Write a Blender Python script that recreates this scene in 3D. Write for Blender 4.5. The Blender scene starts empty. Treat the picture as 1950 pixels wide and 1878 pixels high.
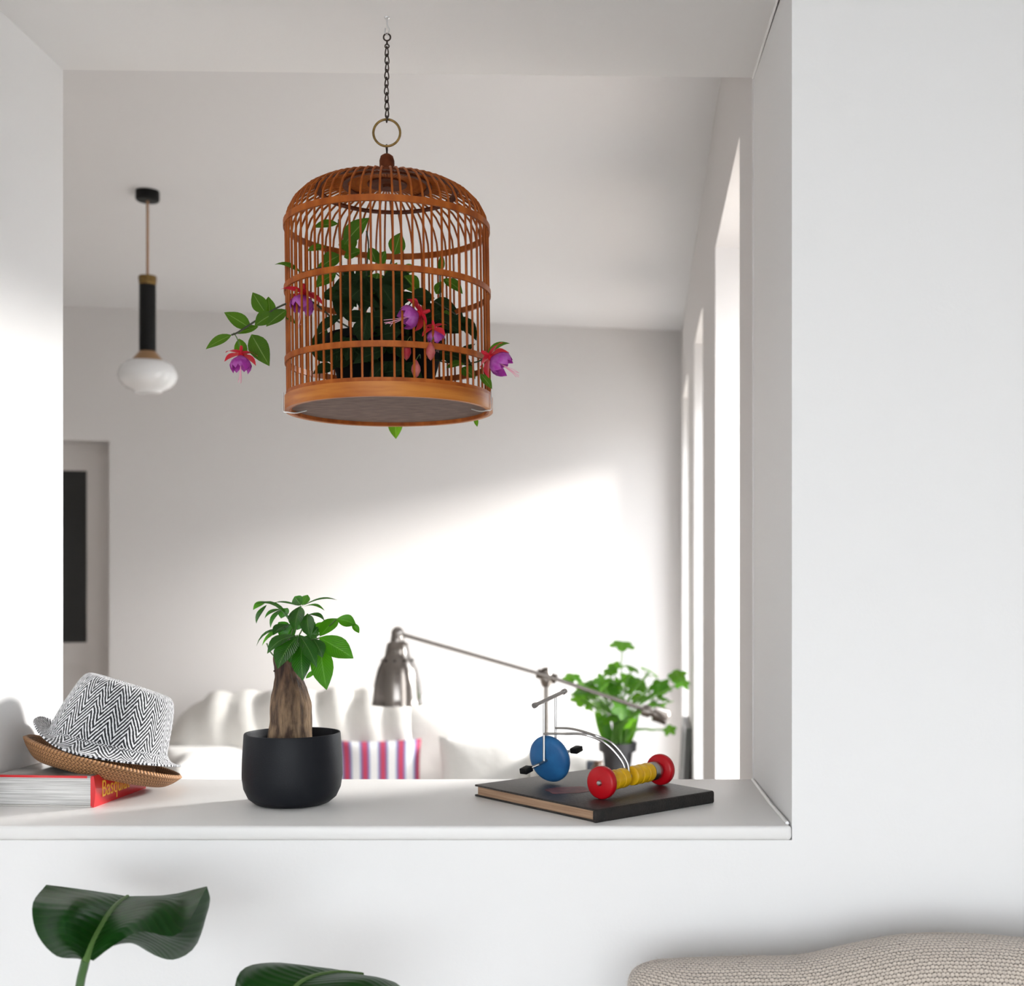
import bpy, bmesh, math, random
from mathutils import Vector, Matrix, Euler
random.seed(7)
SC = bpy.context.scene
COL = SC.collection
R = math.radians

# ------------------------------------------------------------------ camera
W, H, F, VX, VY = 1950, 1878, 2400.0, 1140.0, 1100.0
CAMZ = 1.35
cam_d = bpy.data.cameras.new('camera')
cam = bpy.data.objects.new('camera', cam_d); COL.objects.link(cam)
cam.location = (0, 0, CAMZ); cam.rotation_euler = (R(90), 0, 0)
cam_d.sensor_fit = 'HORIZONTAL'; cam_d.sensor_width = 36
cam_d.lens = 36 * F / W
cam_d.shift_x = (W / 2 - VX) / W
cam_d.shift_y = (VY - H / 2) / W
cam_d.dof.use_dof = True; cam_d.dof.focus_distance = 1.86; cam_d.dof.aperture_fstop = 4.6
cam_d.clip_start = 0.02
SC.camera = cam

def at(px, py, d):
    "a point of the room from its direction in the photo and its distance in metres"
    return Vector(((px - VX) * d / F, d, CAMZ - (py - VY) * d / F))

# ------------------------------------------------------------------ light
wd = bpy.data.worlds.new('world'); SC.world = wd; wd.use_nodes = True
bg = wd.node_tree.nodes['Background']
bg.inputs[0].default_value = (0.90, 0.95, 1.0, 1); bg.inputs[1].default_value = 7.2
sun_d = bpy.data.lights.new('sun', 'SUN'); sun = bpy.data.objects.new('sun', sun_d); COL.objects.link(sun)
SUNDIR = Vector((-1, 0.18, -0.31))
sun.rotation_euler = SUNDIR.to_track_quat('-Z', 'Y').to_euler(); sun.location = (6, 0, 5)
sun_d.energy = 9.0; sun_d.angle = R(13); sun_d.color = (1.0, 0.97, 0.93)
gl_d = bpy.data.lights.new('added_glare', 'AREA'); gl_o = bpy.data.objects.new('added_glare', gl_d); COL.objects.link(gl_o)
gl_d.shape = 'DISK'; gl_d.size = 1.3; gl_d.energy = 1700; gl_d.color = (1, .98, .95)     # added area light, standing in for sun off an unseen house opposite
gl_o.location = (6.6, 6.8, 3.55); gl_o.rotation_euler = (Vector((-.47, 1.93, 1.08)) - gl_o.location).to_track_quat('-Z', 'Y').to_euler()
def portal(name, loc, size, direction):
    l = bpy.data.lights.new(name, 'AREA'); l.shape = 'RECTANGLE'; l.size, l.size_y = size
    o = bpy.data.objects.new(name, l); COL.objects.link(o); o.location = loc
    o.rotation_euler = Vector(direction).to_track_quat('-Z', 'Z').to_euler()
    l.cycles.is_portal = True
    return o
vs = SC.view_settings
vs.view_transform = 'Standard'; vs.look = 'None'; vs.gamma = 1; vs.use_curve_mapping = False
vs.exposure = 0.06
SC.display_settings.display_device = 'sRGB'

# ------------------------------------------------------------------ materials
MATS = {}
def nt(m): return m.node_tree.nodes, m.node_tree.links
def mat(name, col, rough=0.5, metal=0.0, var=0.0, scale=20.0, bump=0.0, bscale=None, col2=None, stretch=(1,1,1), spec=0.5, transl=0.0, coat=0.0, sheen=0.0):
    if name in MATS: return MATS[name]
    m = bpy.data.materials.new(name); m.use_nodes = True
    N, L = nt(m); b = N['Principled BSDF']
    b.inputs['Base Color'].default_value = (*col, 1); b.inputs['Roughness'].default_value = rough
    b.inputs['Metallic'].default_value = metal; b.inputs['Specular IOR Level'].default_value = spec
    b.inputs['Coat Weight'].default_value = coat
    b.inputs['Sheen Weight'].default_value = sheen
    tc = N.new('ShaderNodeTexCoord'); mp = N.new('ShaderNodeMapping'); mp.inputs['Scale'].default_value = stretch
    L.new(tc.outputs['Object'], mp.inputs['Vector'])
    no = N.new('ShaderNodeTexNoise'); no.inputs['Scale'].default_value = scale; no.inputs['Detail'].default_value = 5
    L.new(mp.outputs['Vector'], no.inputs['Vector'])
    if var > 0 or col2:
        c2 = col2 or tuple(max(0, c * (1 - var)) for c in col)
        rp = N.new('ShaderNodeValToRGB')
        rp.color_ramp.elements[0].position = 0.35; rp.color_ramp.elements[1].position = 0.65
        rp.color_ramp.elements[0].color = (*c2, 1); rp.color_ramp.elements[1].color = (*col, 1)
        L.new(no.outputs['Fac'], rp.inputs['Fac']); L.new(rp.outputs['Color'], b.inputs['Base Color'])
    if bump > 0:
        n2 = no
        if bscale:
            n2 = N.new('ShaderNodeTexNoise'); n2.inputs['Scale'].default_value = bscale; n2.inputs['Detail'].default_value = 4
            L.new(mp.outputs['Vector'], n2.inputs['Vector'])
        bp = N.new('ShaderNodeBump'); bp.inputs['Strength'].default_value = bump; bp.inputs['Distance'].default_value = 0.01
        L.new(n2.outputs['Fac'], bp.inputs['Height']); L.new(bp.outputs['Normal'], b.inputs['Normal'])
    if transl > 0:
        tr = N.new('ShaderNodeBsdfTranslucent'); tr.inputs['Color'].default_value = (*col, 1)
        mx = N.new('ShaderNodeMixShader'); mx.inputs[0].default_value = transl
        L.new(b.outputs[0], mx.inputs[1]); L.new(tr.outputs[0], mx.inputs[2]); L.new(mx.outputs[0], N['Material Output'].inputs['Surface'])
    MATS[name] = m; return m

def math_node(N, L, op, a, b=None, c=None):
    n = N.new('ShaderNodeMath'); n.operation = op
    for i, v in enumerate((a, b, c)):
        if v is None: continue
        if isinstance(v, (int, float)): n.inputs[i].default_value = v
        else: L.new(v, n.inputs[i])
    return n.outputs[0]

def leaf_mat(name, col, vein, transl=0.3, rough=0.35, tcol=None, vein_freq=16, bump=0.3, sidev=.35, spec=.4):
    if name in MATS: return MATS[name]
    m = bpy.data.materials.new(name); m.use_nodes = True
    N, L = nt(m); b = N['Principled BSDF']; b.inputs['Roughness'].default_value = rough; b.inputs['Specular IOR Level'].default_value = spec
    uv = N.new('ShaderNodeUVMap'); sp = N.new('ShaderNodeSeparateXYZ'); L.new(uv.outputs[0], sp.inputs[0])
    u = math_node(N, L, 'ABSOLUTE', math_node(N, L, 'SUBTRACT', sp.outputs[0], 0.5))
    rib = math_node(N, L, 'LESS_THAN', u, 0.028)
    ph = math_node(N, L, 'MULTIPLY', math_node(N, L, 'SUBTRACT', sp.outputs[1], math_node(N, L, 'MULTIPLY', u, 0.6)), vein_freq * 6.283)
    wave = math_node(N, L, 'SINE', ph)
    side = math_node(N, L, 'MULTIPLY', math_node(N, L, 'GREATER_THAN', wave, 0.93), sidev)
    fac = math_node(N, L, 'MAXIMUM', math_node(N, L, 'MULTIPLY', rib, 0.8), side)
    tc = N.new('ShaderNodeTexCoord'); no = N.new('ShaderNodeTexNoise'); no.inputs['Scale'].default_value = 35
    L.new(tc.outputs['Object'], no.inputs['Vector'])
    rp = N.new('ShaderNodeValToRGB'); rp.color_ramp.elements[0].position = .3; rp.color_ramp.elements[1].position = .7
    rp.color_ramp.elements[0].color = (*[c * 0.6 for c in col], 1); rp.color_ramp.elements[1].color = (*col, 1)
    L.new(no.outputs['Fac'], rp.inputs['Fac'])
    mx = N.new('ShaderNodeMix'); mx.data_type = 'RGBA'
    L.new(fac, mx.inputs[0]); L.new(rp.outputs[0], mx.inputs[6]); mx.inputs[7].default_value = (*vein, 1)
    L.new(mx.outputs[2], b.inputs['Base Color'])
    bp = N.new('ShaderNodeBump'); bp.inputs['Strength'].default_value = bump; bp.inputs['Distance'].default_value = 0.002
    L.new(wave, bp.inputs['Height']); L.new(bp.outputs[0], b.inputs['Normal'])
    tr = N.new('ShaderNodeBsdfTranslucent'); tr.inputs['Color'].default_value = (*(tcol or [min(1, c * 1.8) for c in col]), 1)
    ms = N.new('ShaderNodeMixShader'); ms.inputs[0].default_value = transl
    L.new(b.outputs[0], ms.inputs[1]); L.new(tr.outputs[0], ms.inputs[2]); L.new(ms.outputs[0], N['Material Output'].inputs['Surface'])
    MATS[name] = m; return m

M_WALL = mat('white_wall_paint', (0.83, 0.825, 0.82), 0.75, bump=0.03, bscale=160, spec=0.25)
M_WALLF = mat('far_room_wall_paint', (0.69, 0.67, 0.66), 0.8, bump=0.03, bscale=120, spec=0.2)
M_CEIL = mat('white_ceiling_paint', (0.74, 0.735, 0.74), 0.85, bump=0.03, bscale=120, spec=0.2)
M_LEDGE = mat('satin_white_ledge', (0.80, 0.79, 0.775), 0.42, bump=0.03, bscale=90)
M_FLOOR = mat('oak_floor', (0.44, 0.37, 0.31), 0.45, var=0.25, scale=6, stretch=(1, 8, 1))
M_CAULK = mat('white_caulk', (0.9, 0.9, 0.89), 0.4)
M_DOOR = mat('grey_door_paint', (0.62, 0.59, 0.57), 0.5, bump=0.02, bscale=60)
M_DGLASS = mat('dark_door_glass', (0.012, 0.013, 0.012), 0.18)
M_WFRAME = mat('white_window_frame', (0.85, 0.85, 0.85), 0.4)
M_BLACK = mat('black_plastic', (0.006, 0.006, 0.006), 0.5, spec=.2)
M_NICKEL = mat('brushed_nickel', (0.30, 0.275, 0.255), 0.2, 1.0, bump=0.02, bscale=300)
M_STEEL = mat('steel_wire', (0.42, 0.41, 0.40), 0.28, 1.0)
M_BAMBOO = mat('bamboo', (0.40, 0.105, 0.014), 0.5, col2=(0.25, 0.052, 0.006), scale=60, spec=.2, stretch=(1, 1, .25), bump=0.08)
M_BAMBOOD = mat('bamboo_dark', (0.13, 0.032, 0.010), 0.55, col2=(0.07, 0.016, 0.005), scale=60, bump=0.08, spec=.1)
M_BAND = mat('bamboo_band', (0.52, 0.185, 0.026), 0.42, col2=(0.34, 0.090, 0.010), scale=9, stretch=(1, 1, 9), bump=0.05, spec=.3)
M_BOARD = mat('fibre_board', (0.21, 0.145, 0.12), 0.9, col2=(0.14, 0.09, 0.075), scale=140, stretch=(.3, 1, 1), bump=0.2)
M_BRASS = mat('aged_brass', (0.30, 0.19, 0.07), 0.35, 1.0, var=.5, scale=80)
M_CHAIN = mat('dark_chain_metal', (0.06, 0.045, 0.04), 0.4, 0.9)
M_ZINC = mat('zinc_hook', (0.75, 0.77, 0.78), 0.3, 1.0)
M_SOIL = mat('potting_soil', (0.035, 0.022, 0.014), 0.95, var=.6, scale=150, bump=.6, bscale=200)
M_POT = mat('matt_black_ceramic', (0.007, 0.008, 0.011), 0.5, bump=.05, bscale=500, spec=.2)
M_BARK = mat('pachira_bark', (0.36, 0.25, 0.16), 0.85, col2=(0.07, 0.042, 0.03), scale=70, stretch=(1.6, 1.6, .35), bump=.9, bscale=110)
def bark_bands():
    "tan swollen foot, dark reddish neck"
    N, L = nt(M_BARK); b = N['Principled BSDF']
    tc = N.new('ShaderNodeTexCoord'); sp = N.new('ShaderNodeSeparateXYZ'); L.new(tc.outputs['Object'], sp.inputs[0])
    mr = N.new('ShaderNodeMapRange'); mr.inputs[1].default_value = 1.125; mr.inputs[2].default_value = 1.20; L.new(sp.outputs[2], mr.inputs[0])
    mx = N.new('ShaderNodeMix'); mx.data_type = 'RGBA'; mx.blend_type = 'MULTIPLY'
    src = b.inputs['Base Color'].links[0].from_socket
    mx.inputs[0].default_value = 1; L.new(src, mx.inputs[6])
    cr_ = N.new('ShaderNodeValToRGB'); cr_.color_ramp.elements[0].color = (1.0, .95, .85, 1); cr_.color_ramp.elements[1].color = (.34, .25, .22, 1)
    L.new(mr.outputs[0], cr_.inputs[0]); L.new(cr_.outputs[0], mx.inputs[7]); L.new(mx.outputs[2], b.inputs['Base Color'])
bark_bands()
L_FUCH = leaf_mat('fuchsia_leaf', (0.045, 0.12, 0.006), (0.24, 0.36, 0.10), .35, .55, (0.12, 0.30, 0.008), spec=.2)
L_FUCH_SHADE = leaf_mat('fuchsia_leaf_shaded', (0.010, 0.026, 0.006), (0.03, 0.055, 0.02), .12, .6, (0.03, 0.09, 0.01), spec=.12)  # same leaf with the shade inside the cage put into its colour
L_MONEY = leaf_mat('money_tree_leaf', (0.012, 0.082, 0.005), (0.12, 0.26, 0.06), .3, .22, (0.05, 0.30, 0.004), 14, spec=.55)
L_MONEYB = leaf_mat('money_tree_leaf_bright', (0.032, 0.155, 0.005), (0.18, 0.38, 0.07), .45, .36, (0.11, 0.46, 0.004), 14)
L_BACK = leaf_mat('aralia_leaf', (0.06, 0.22, 0.012), (0.2, 0.42, 0.08), .5, .4, (0.24, 0.62, 0.03), 8)
L_STREL = leaf_mat('broad_glossy_leaf', (0.006, 0.045, 0.006), (0.10, 0.20, 0.05), .15, .38, (0.03, 0.15, 0.008), 15, .15, .10, .16)
M_STEMG = mat('green_stem', (0.07, 0.14, 0.03), .5)
M_STEMD = mat('dark_stem', (0.03, 0.035, 0.012), .6)
M_SEPAL = mat('fuchsia_sepal_red', (0.72, 0.02, 0.045), .5, transl=.35)
M_PETAL = mat('fuchsia_petal_purple', (0.40, 0.035, 0.36), .5, col2=(.55, .16, .55), scale=90, transl=.35)
M_STAMEN = mat('pink_stamen', (0.75, 0.35, 0.45), .5)
M_BUD = mat('pink_bud', (0.34, 0.02, 0.035), .5, col2=(.42, .12, .11), scale=60, spec=.2)
M_OPAL = mat('opal_glass', (0.80, 0.80, 0.80), .12, spec=.6, coat=.3)
M_CORD = mat('copper_cord', (0.36, 0.20, 0.11), .6)
M_RED = mat('red_painted_wood', (0.46, 0.002, 0.008), .35, spec=.35, var=.12, scale=40)
M_YEL = mat('yellow_painted_wood', (0.78, 0.47, 0.005), .4, spec=.35, col2=(.62, .33, .004), scale=50)
M_BLUE = mat('blue_painted_wood', (0.016, 0.095, 0.25), .45, col2=(0.022, 0.13, 0.32), scale=40, spec=.3, bump=.05, bscale=200)
M_SOFA = mat('white_linen_cover', (0.80, 0.785, 0.76), .95, bump=.25, bscale=25, sheen=.2)
M_THROW = mat('cream_throw', (0.76, 0.74, 0.70), .95, bump=.35, bscale=18, sheen=.2)

# ------------------------------------------------------------------ mesh helpers
def obj(name, vf, m, parent=None, smooth=False, uvs=None, local=False, kind=None):
    v, f = vf[0], vf[1]
    me = bpy.data.meshes.new(name); me.from_pydata([tuple(x) for x in v], [], f); me.update()
    uvs = uvs or (vf[2] if len(vf) > 2 else None)
    if uvs:
        ul = me.uv_layers.new(name='UVMap')
        for p in me.polygons:
            for li in p.loop_indices: ul.data[li].uv = uvs[me.loops[li].vertex_index]
    if smooth: me.polygons.foreach_set('use_smooth', [True] * len(me.polygons)); me.set_sharp_from_angle(angle=R(48))
    if m: me.materials.append(m)
    o = bpy.data.objects.new(name, me); COL.objects.link(o)
    put(o, parent, local)
    if kind: o['kind'] = kind
    return o
def put(o, parent, local=False):
    if parent:
        o.parent = parent
        if not local and parent.type == 'EMPTY':
            o.matrix_parent_inverse = Matrix.Translation(-Vector(parent.location))
def tag(o, label, cat, group=None):
    o['label'] = label; o['category'] = cat
    if group: o['group'] = group
    return o
def thing(name, label, cat, loc, rot=(0, 0, 0), group=None):
    o = bpy.data.objects.new(name, None); COL.objects.link(o); o.location = loc; o.rotation_euler = rot
    o.empty_display_size = .05
    return tag(o, label, cat, group)
def struct(name, vf, m, parent=None, **k):
    o = obj(name, vf, m, parent, **k)
    if not parent: o['kind'] = 'structure'
    return o
def join(*vfs):
    V, Fc, U = [], [], []
    for x in vfs:
        o = len(V); V += list(x[0]); Fc += [tuple(i + o for i in f) for f in x[1]]
        if len(x) > 2: U += list(x[2])
    return (V, Fc, U) if U and len(U) == len(V) else (V, Fc)
def xf(vf, M): return (([M @ Vector(v) for v in vf[0]]), *vf[1:])
def box(x0, x1, y0, y1, z0, z1):
    v = [(x, y, z) for z in (z0, z1) for y in (y0, y1) for x in (x0, x1)]
    return v, [(0, 2, 3, 1), (4, 5, 7, 6), (0, 1, 5, 4), (2, 6, 7, 3), (0, 4, 6, 2), (1, 3, 7, 5)]
def prism(pts, z0, z1):
    n = len(pts); v = [(p[0], p[1], z0) for p in pts] + [(p[0], p[1], z1) for p in pts]
    f = [tuple(range(n - 1, -1, -1)), tuple(range(n, 2 * n))] + [(i, (i + 1) % n, (i + 1) % n + n, i + n) for i in range(n)]
    return v, f
def bevel(o, w=.004, seg=3):
    b = o.modifiers.new('bevel', 'BEVEL'); b.width = w; b.segments = seg; b.limit_method = 'ANGLE'; b.angle_limit = R(40)
    o.data.polygons.foreach_set('use_smooth', [True] * len(o.data.polygons)); return o
def subsurf(o, n=2):
    s = o.modifiers.new('sub', 'SUBSURF'); s.levels = n; s.render_levels = n
    o.data.polygons.foreach_set('use_smooth', [True] * len(o.data.polygons)); return o
def lathe(prof, seg=32, closed_top=False, closed_bot=False):
    v, f, u = [], [], []
    n = len(prof)
    for i, (r, z) in enumerate(prof):
        for s in range(seg + 1):
            a = 2 * math.pi * s / seg
            v.append(Vector((r * math.cos(a), r * math.sin(a), z))); u.append((s / seg, i / (n - 1)))
    k = seg + 1
    for i in range(n - 1):
        for s in range(seg):
            f.append((i * k + s, i * k + s + 1, (i + 1) * k + s + 1, (i + 1) * k + s))
    return v, f, u
def T(x, y=None, z=None):
    return Matrix.Translation(x if y is None else (x, y, z))
def frame_from(d):
    d = Vector(d).normalized(); q = d.to_track_quat('Z', 'Y'); return q.to_matrix().to_4x4()
def tube(pts, r, sides=6, caps=True, closed=False):
    pts = [Vector(p) for p in pts]; n = len(pts)
    rr = r if isinstance(r, (list, tuple)) else [r] * n
    v, f = [], []
    nrm = None
    for i, p in enumerate(pts):
        if closed: d = pts[(i + 1) % n] - pts[i - 1]
        else: d = pts[min(i + 1, n - 1)] - pts[max(i - 1, 0)]
        d = d.normalized() if d.length > 1e-9 else Vector((0, 0, 1))
        if nrm is None:
            nrm = d.orthogonal().normalized()
        nrm = (nrm - d * nrm.dot(d))
        nrm = nrm.normalized() if nrm.length > 1e-6 else d.orthogonal().normalized()
        bn = d.cross(nrm)
        for s in range(sides):
            a = 2 * math.pi * s / sides
            v.append(p + (nrm * math.cos(a) + bn * math.sin(a)) * rr[i])
    m = n if closed else n - 1
    for i in range(m):
        j = (i + 1) % n
        for s in range(sides):
            t = (s + 1) % sides
            f.append((i * sides + s, i * sides + t, j * sides + t, j * sides + s))
    if caps and not closed:
        f.append(tuple(range(sides - 1, -1, -1))); f.append(tuple((n - 1) * sides + s for s in range(sides)))
    return v, f
def ring_pts(c, r, n=24, nrm=(0, 0, 1)):
    M = frame_from(nrm); return [Vector(c) + (M @ Vector((math.cos(2 * math.pi * i / n), math.sin(2 * math.pi * i / n), 0))) * r for i in range(n)]
def hoop(r, z, w, t, seg=64):
    "a flat bent strip: outer radius r, height w, thickness t"
    p = [(r - t, z), (r, z), (r, z + w), (r - t, z + w), (r - t, z)]
    return lathe(p, seg)
def bez(p0, p1, p2, n=8):
    p0, p1, p2 = Vector(p0), Vector(p1), Vector(p2)
    return [p0 * (1 - t) ** 2 + p1 * 2 * t * (1 - t) + p2 * t * t for t in [i / (n - 1) for i in range(n)]]
def catmull(pts, n):
    P = [Vector(p) for p in pts]; P = [P[0] * 2 - P[1]] + P + [P[-1] * 2 - P[-2]]
    out = []; m = len(P) - 3
    for k in range(n):
        x = k / (n - 1) * m; i = min(int(x), m - 1); t = x - i
        a, b, c, d = P[i:i + 4]
        out.append(.5 * ((2 * b) + (c - a) * t + (2 * a - 5 * b + 4 * c - d) * t * t + (3 * b - a - 3 * c + d) * t ** 3))
    return out
def leaf(B, Tp, w, N=(0, -1, .3), arch=0.0, fold=.25, wide=.42, nl=9, nw=5, twist=0.0):
    B, Tp, N = Vector(B), Vector(Tp), Vector(N)
    d = Tp - B; S = d.cross(N)
    if S.length < 1e-7: S = d.orthogonal()
    S.normalize(); N = S.cross(d).normalized(); ln = d.length
    v, f, u = [], [], []
    for i in range(nl):
        t = i / (nl - 1)
        if t < wide: pr = math.sin(math.pi / 2 * (t / wide)) ** .8
        else: pr = max(0, math.cos(math.pi / 2 * (t - wide) / (1 - wide))) ** .95
        hw = max(w * .5 * pr, w * .012)
        c = B + d * t + N * (arch * ln * 4 * t * (1 - t) * (0.6 + .8 * t))
        a = twist * (t - .3); s2 = S * math.cos(a) + N * math.sin(a); n2 = N * math.cos(a) - S * math.sin(a)
        for j in range(nw):
            s = j / (nw - 1) * 2 - 1
            v.append(c + s2 * (s * hw) + n2 * (abs(s) * hw * fold)); u.append((j / (nw - 1), t))
    for i in range(nl - 1):
        for j in range(nw - 1):
            a = i * nw + j; f.append((a, a + 1, a + nw + 1, a + nw))
    return v, f, u
def loft(lines, n=14, per=4):
    rows = [catmull(l, n) for l in lines]
    cols = [catmull([r[k] for r in rows], (len(rows) - 1) * per + 1) for k in range(n)]
    m = len(cols[0]); v, f, u = [], [], []
    for k in range(n):
        for j in range(m): v.append(cols[k][j]); u.append((j / (m - 1), k / (n - 1)))
    for k in range(n - 1):
        for j in range(m - 1):
            a = k * m + j; f.append((a, a + 1, a + m + 1, a + m))
    return v, f, u
def rbox(cx, cy, cz, sx, sy, sz, nx=6, ny=6, nz=6, p=5.0, amp=0.0, seed=0, freq=9.0):
    "soft upholstered block: superellipsoid grid with folds"
    bm = bmesh.new(); bmesh.ops.create_cube(bm, size=2)
    bmesh.ops.subdivide_edges(bm, edges=bm.edges[:], cuts=max(nx, ny, nz), use_grid_fill=True)
    from mathutils import noise
    vs_, fs = [], []
    for v in bm.verts:
        q = v.co.copy(); l = (abs(q.x) ** p + abs(q.y) ** p + abs(q.z) ** p) ** (1 / p); q /= l
        w = Vector((cx + q.x * sx / 2, cy + q.y * sy / 2, cz + q.z * sz / 2))
        if amp: w += Vector((q.x, q.y, q.z)) * amp * noise.noise(Vector((w.x * freq + seed, w.y * freq, w.z * freq)))
        vs_.append(w)
    bm.verts.index_update()
    fs = [tuple(v.index for v in f.verts) for f in bm.faces]
    bm.free(); return vs_, fs

# ================================================================== the setting
D1, D2 = 1.75, 2.151                                   # front and back face of the wall with the opening
LEDGE = at(0, 1572, D1).z                              # top of the ledge
XL, XR = at(120, 0, D2).x, at(1435, 0, D2).x           # opening sides
SL, SR = at(0, 133, D2).z, at(0, 148, D2).z            # underside of the lintel, left and right
CEIL = CAMZ + 1.2
CR = Vector((.4035, 6.13)); CL = Vector((-2.367, 5.57)) # back wall line
bd = (CL - CR).normalized(); bn = Vector((-bd.y, bd.x))  # along the wall (leftwards) and its normal
if bn.y > 0: bn = -bn
FARL = CR + bd * 4.3
rwd = (CR - Vector((XR - .002, D2)))                    # right wall of the far room
def rw(y): return Vector((XR - .002 + rwd.x / rwd.y * (y - D2), y))

struct('ground', box(-40, 60, -40, 60, -.7, -.6), mat('outdoor_paving', (.28, .28, .27), .9, var=.2, scale=1))
struct('floor', box(-4.6, 2.2, -2.9, 7.2, -.1, 0), M_FLOOR)
struct('ceiling', prism([(-4.4, D2 - .1), (XR + .2, D2 - .1), (.85, 6.9), (-4.4, 6.9)], CEIL, CEIL + .15), M_CEIL)
struct('ceiling.001', box(-2.4, 1.75, -2.75, D1 + .1, CEIL, CEIL + .15), M_CEIL)
# the wall with the opening
sof = [(-2.4, D1), (1.75, D1), (1.75, D2), (-2.4, D2)]
lint = join(prism([(-4.5, D1), (1.75, D1), (1.75, D2), (-4.5, D2)], SR + .2, CEIL + .05),
            ([(XL, D1, SL), (XR, D1, SR), (XR, D2, SR), (XL, D2, SL), (XL, D1, SR + .2), (XR, D1, SR + .2), (XR, D2, SR + .2), (XL, D2, SR + .2)],
             [(0, 1, 2, 3), (0, 4, 5, 1), (2, 6, 7, 3)]))
struct('wall_front', join(box(-4.5, XL, D1, D2, 0, SR + .2), prism([(XR + .004, D1), (1.75, D1), (1.75, D2), (XR, D2)], 0, SR + .2), lint,
       box(XL, XR + .004, D1, D2, 0, LEDGE - .0205)), M_WALL)
led = struct('trim_1', box(XL + .001, XR + .003, D1 - .006, D2 + .004, LEDGE - .02, LEDGE), M_LEDGE); bevel(led, .005, 3)
struct('trim_2', tube([(XR - .001, D1 + .01, LEDGE + .001), (XR - .004, D1 + .15, LEDGE + .001), (XR - .003, D2 - .01, LEDGE + .001)], .0028, 6), M_CAULK)
struct('trim_3', tube([(XR - .001, D1 + .0, SR - .001), (XR - .001, D2, SR - .001)], .0022, 6), M_CAULK)
# camera room shell with a wide window behind the photographer
struct('wall_rear', join(box(-2.4, -2.2, -2.75, -2.55, 0, CEIL), box(1.4, 1.75, -2.75, -2.55, 0, CEIL), box(-2.2, 1.4, -2.75, -2.55, 2.2, CEIL), box(-2.2, 1.4, -2.75, -2.55, 0, .25)), M_WALL)
struct('wall_near_left', box(-2.55, -2.4, -2.75, D1, 0, CEIL), M_WALL)
struct('wall_near_right', box(1.6, 1.75, -2.75, D1, 0, CEIL), M_WALL)
portal('rear_window_daylight', (-.4, -2.65, 1.22), (3.6, 1.95), (0, 1, 0))
# far room
WIN = [(2.437, 3.258), (3.953, 4.61), (5.26, 5.99)]
HEAD, SILL, WT = CAMZ + .853, .42, .32
def rpoly(y0, y1, z0, z1, t0=0.0, t1=WT):
    a, b = rw(y0), rw(y1); return prism([(a.x + t0, a.y), (a.x + t1, a.y), (b.x + t1, b.y), (b.x + t0, b.y)], z0, z1)
edges = [D2] + [e for w in WIN for e in w] + [6.45]
parts = [rpoly(edges[i], edges[i + 1], SILL, HEAD) for i in range(0, len(edges), 2)]
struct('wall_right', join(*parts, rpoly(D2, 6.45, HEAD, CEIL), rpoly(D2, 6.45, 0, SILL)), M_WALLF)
M_PANE = bpy.data.materials.new('window_glass'); M_PANE.use_nodes = True
N_, L_ = nt(M_PANE); N_.remove(N_['Principled BSDF'])
tr_ = N_.new('ShaderNodeBsdfTransparent'); gl_ = N_.new('ShaderNodeBsdfGlossy'); gl_.inputs['Roughness'].default_value = .02
mx_ = N_.new('ShaderNodeMixShader'); mx_.inputs[0].default_value = .06
L_.new(tr_.outputs[0], mx_.inputs[1]); L_.new(gl_.outputs[0], mx_.inputs[2]); L_.new(mx_.outputs[0], N_['Material Output'].inputs['Surface'])
for k, (a, b) in enumerate(WIN):
    fw = .05
    wf = struct('window_%d' % (k + 1), join(rpoly(a, a + fw, SILL, HEAD, .25, .31), rpoly(b - fw, b, SILL, HEAD, .25, .31),
                rpoly(a + fw, b - fw, HEAD - .14, HEAD, .25, .31), rpoly(a + fw, b - fw, SILL, SILL + fw, .25, .31)), M_WFRAME)
    p = rpoly(a + fw, b - fw, SILL + fw, HEAD - .14, .278, .282)
    obj('pane', p, M_PANE, wf)
    mid = (rw(a) + rw(b)) / 2
    portal('window_daylight', (mid.x + WT + .02, mid.y, (HEAD + SILL) / 2), (b - a, HEAD - SILL), (-1, rwd.x / rwd.y, 0))
# back wall with the door recess
def bw(s, off=0.0):
    q = CR + bd * s + bn * off; return (q.x, q.y)
def s_at(px):
    k = (px - VX) / F
    return (k * CR.y - CR.x) / (bd.x - k * bd.y)
def bpoly(s0, s1, z0, z1, o0=-.25, o1=0.0): return prism([bw(s0, o0), bw(s1, o0), bw(s1, o1), bw(s0, o1)], z0, z1)
sd = s_at(208); dd = (CR + bd * sd).y; DTOP = at(0, 840, dd).z
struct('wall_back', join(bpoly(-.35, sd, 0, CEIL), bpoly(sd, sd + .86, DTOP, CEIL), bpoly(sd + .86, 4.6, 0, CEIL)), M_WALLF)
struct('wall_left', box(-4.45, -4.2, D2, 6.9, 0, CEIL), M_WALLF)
dr = struct('door_1', join(bpoly(sd + .003, sd + .115, 0.005, DTOP - .003, -.15, -.11), bpoly(sd + .745, sd + .857, 0.005, DTOP - .003, -.15, -.11),
            bpoly(sd + .115, sd + .745, DTOP - .125, DTOP - .003, -.15, -.11), bpoly(sd + .115, sd + .745, at(0, 1270, dd).z, at(0, 1226, dd).z, -.15, -.11),
            bpoly(sd + .115, sd + .745, .005, .2, -.15, -.11)), M_DOOR)
obj('pane', bpoly(sd + .115, sd + .745, at(0, 1226, dd).z, DTOP - .125, -.14, -.128), M_DGLASS, dr)
obj('panel', bpoly(sd + .115, sd + .745, .2, at(0, 1270, dd).z, -.14, -.122), M_DOOR, dr)
obj('door_handle', tube([Vector((*bw(sd + .80, -.11), 1.02)), Vector((*bw(sd + .80, -.06), 1.02)), Vector((*bw(sd + .69, -.06), 1.02))], .009, 8), M_NICKEL, dr)
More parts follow.
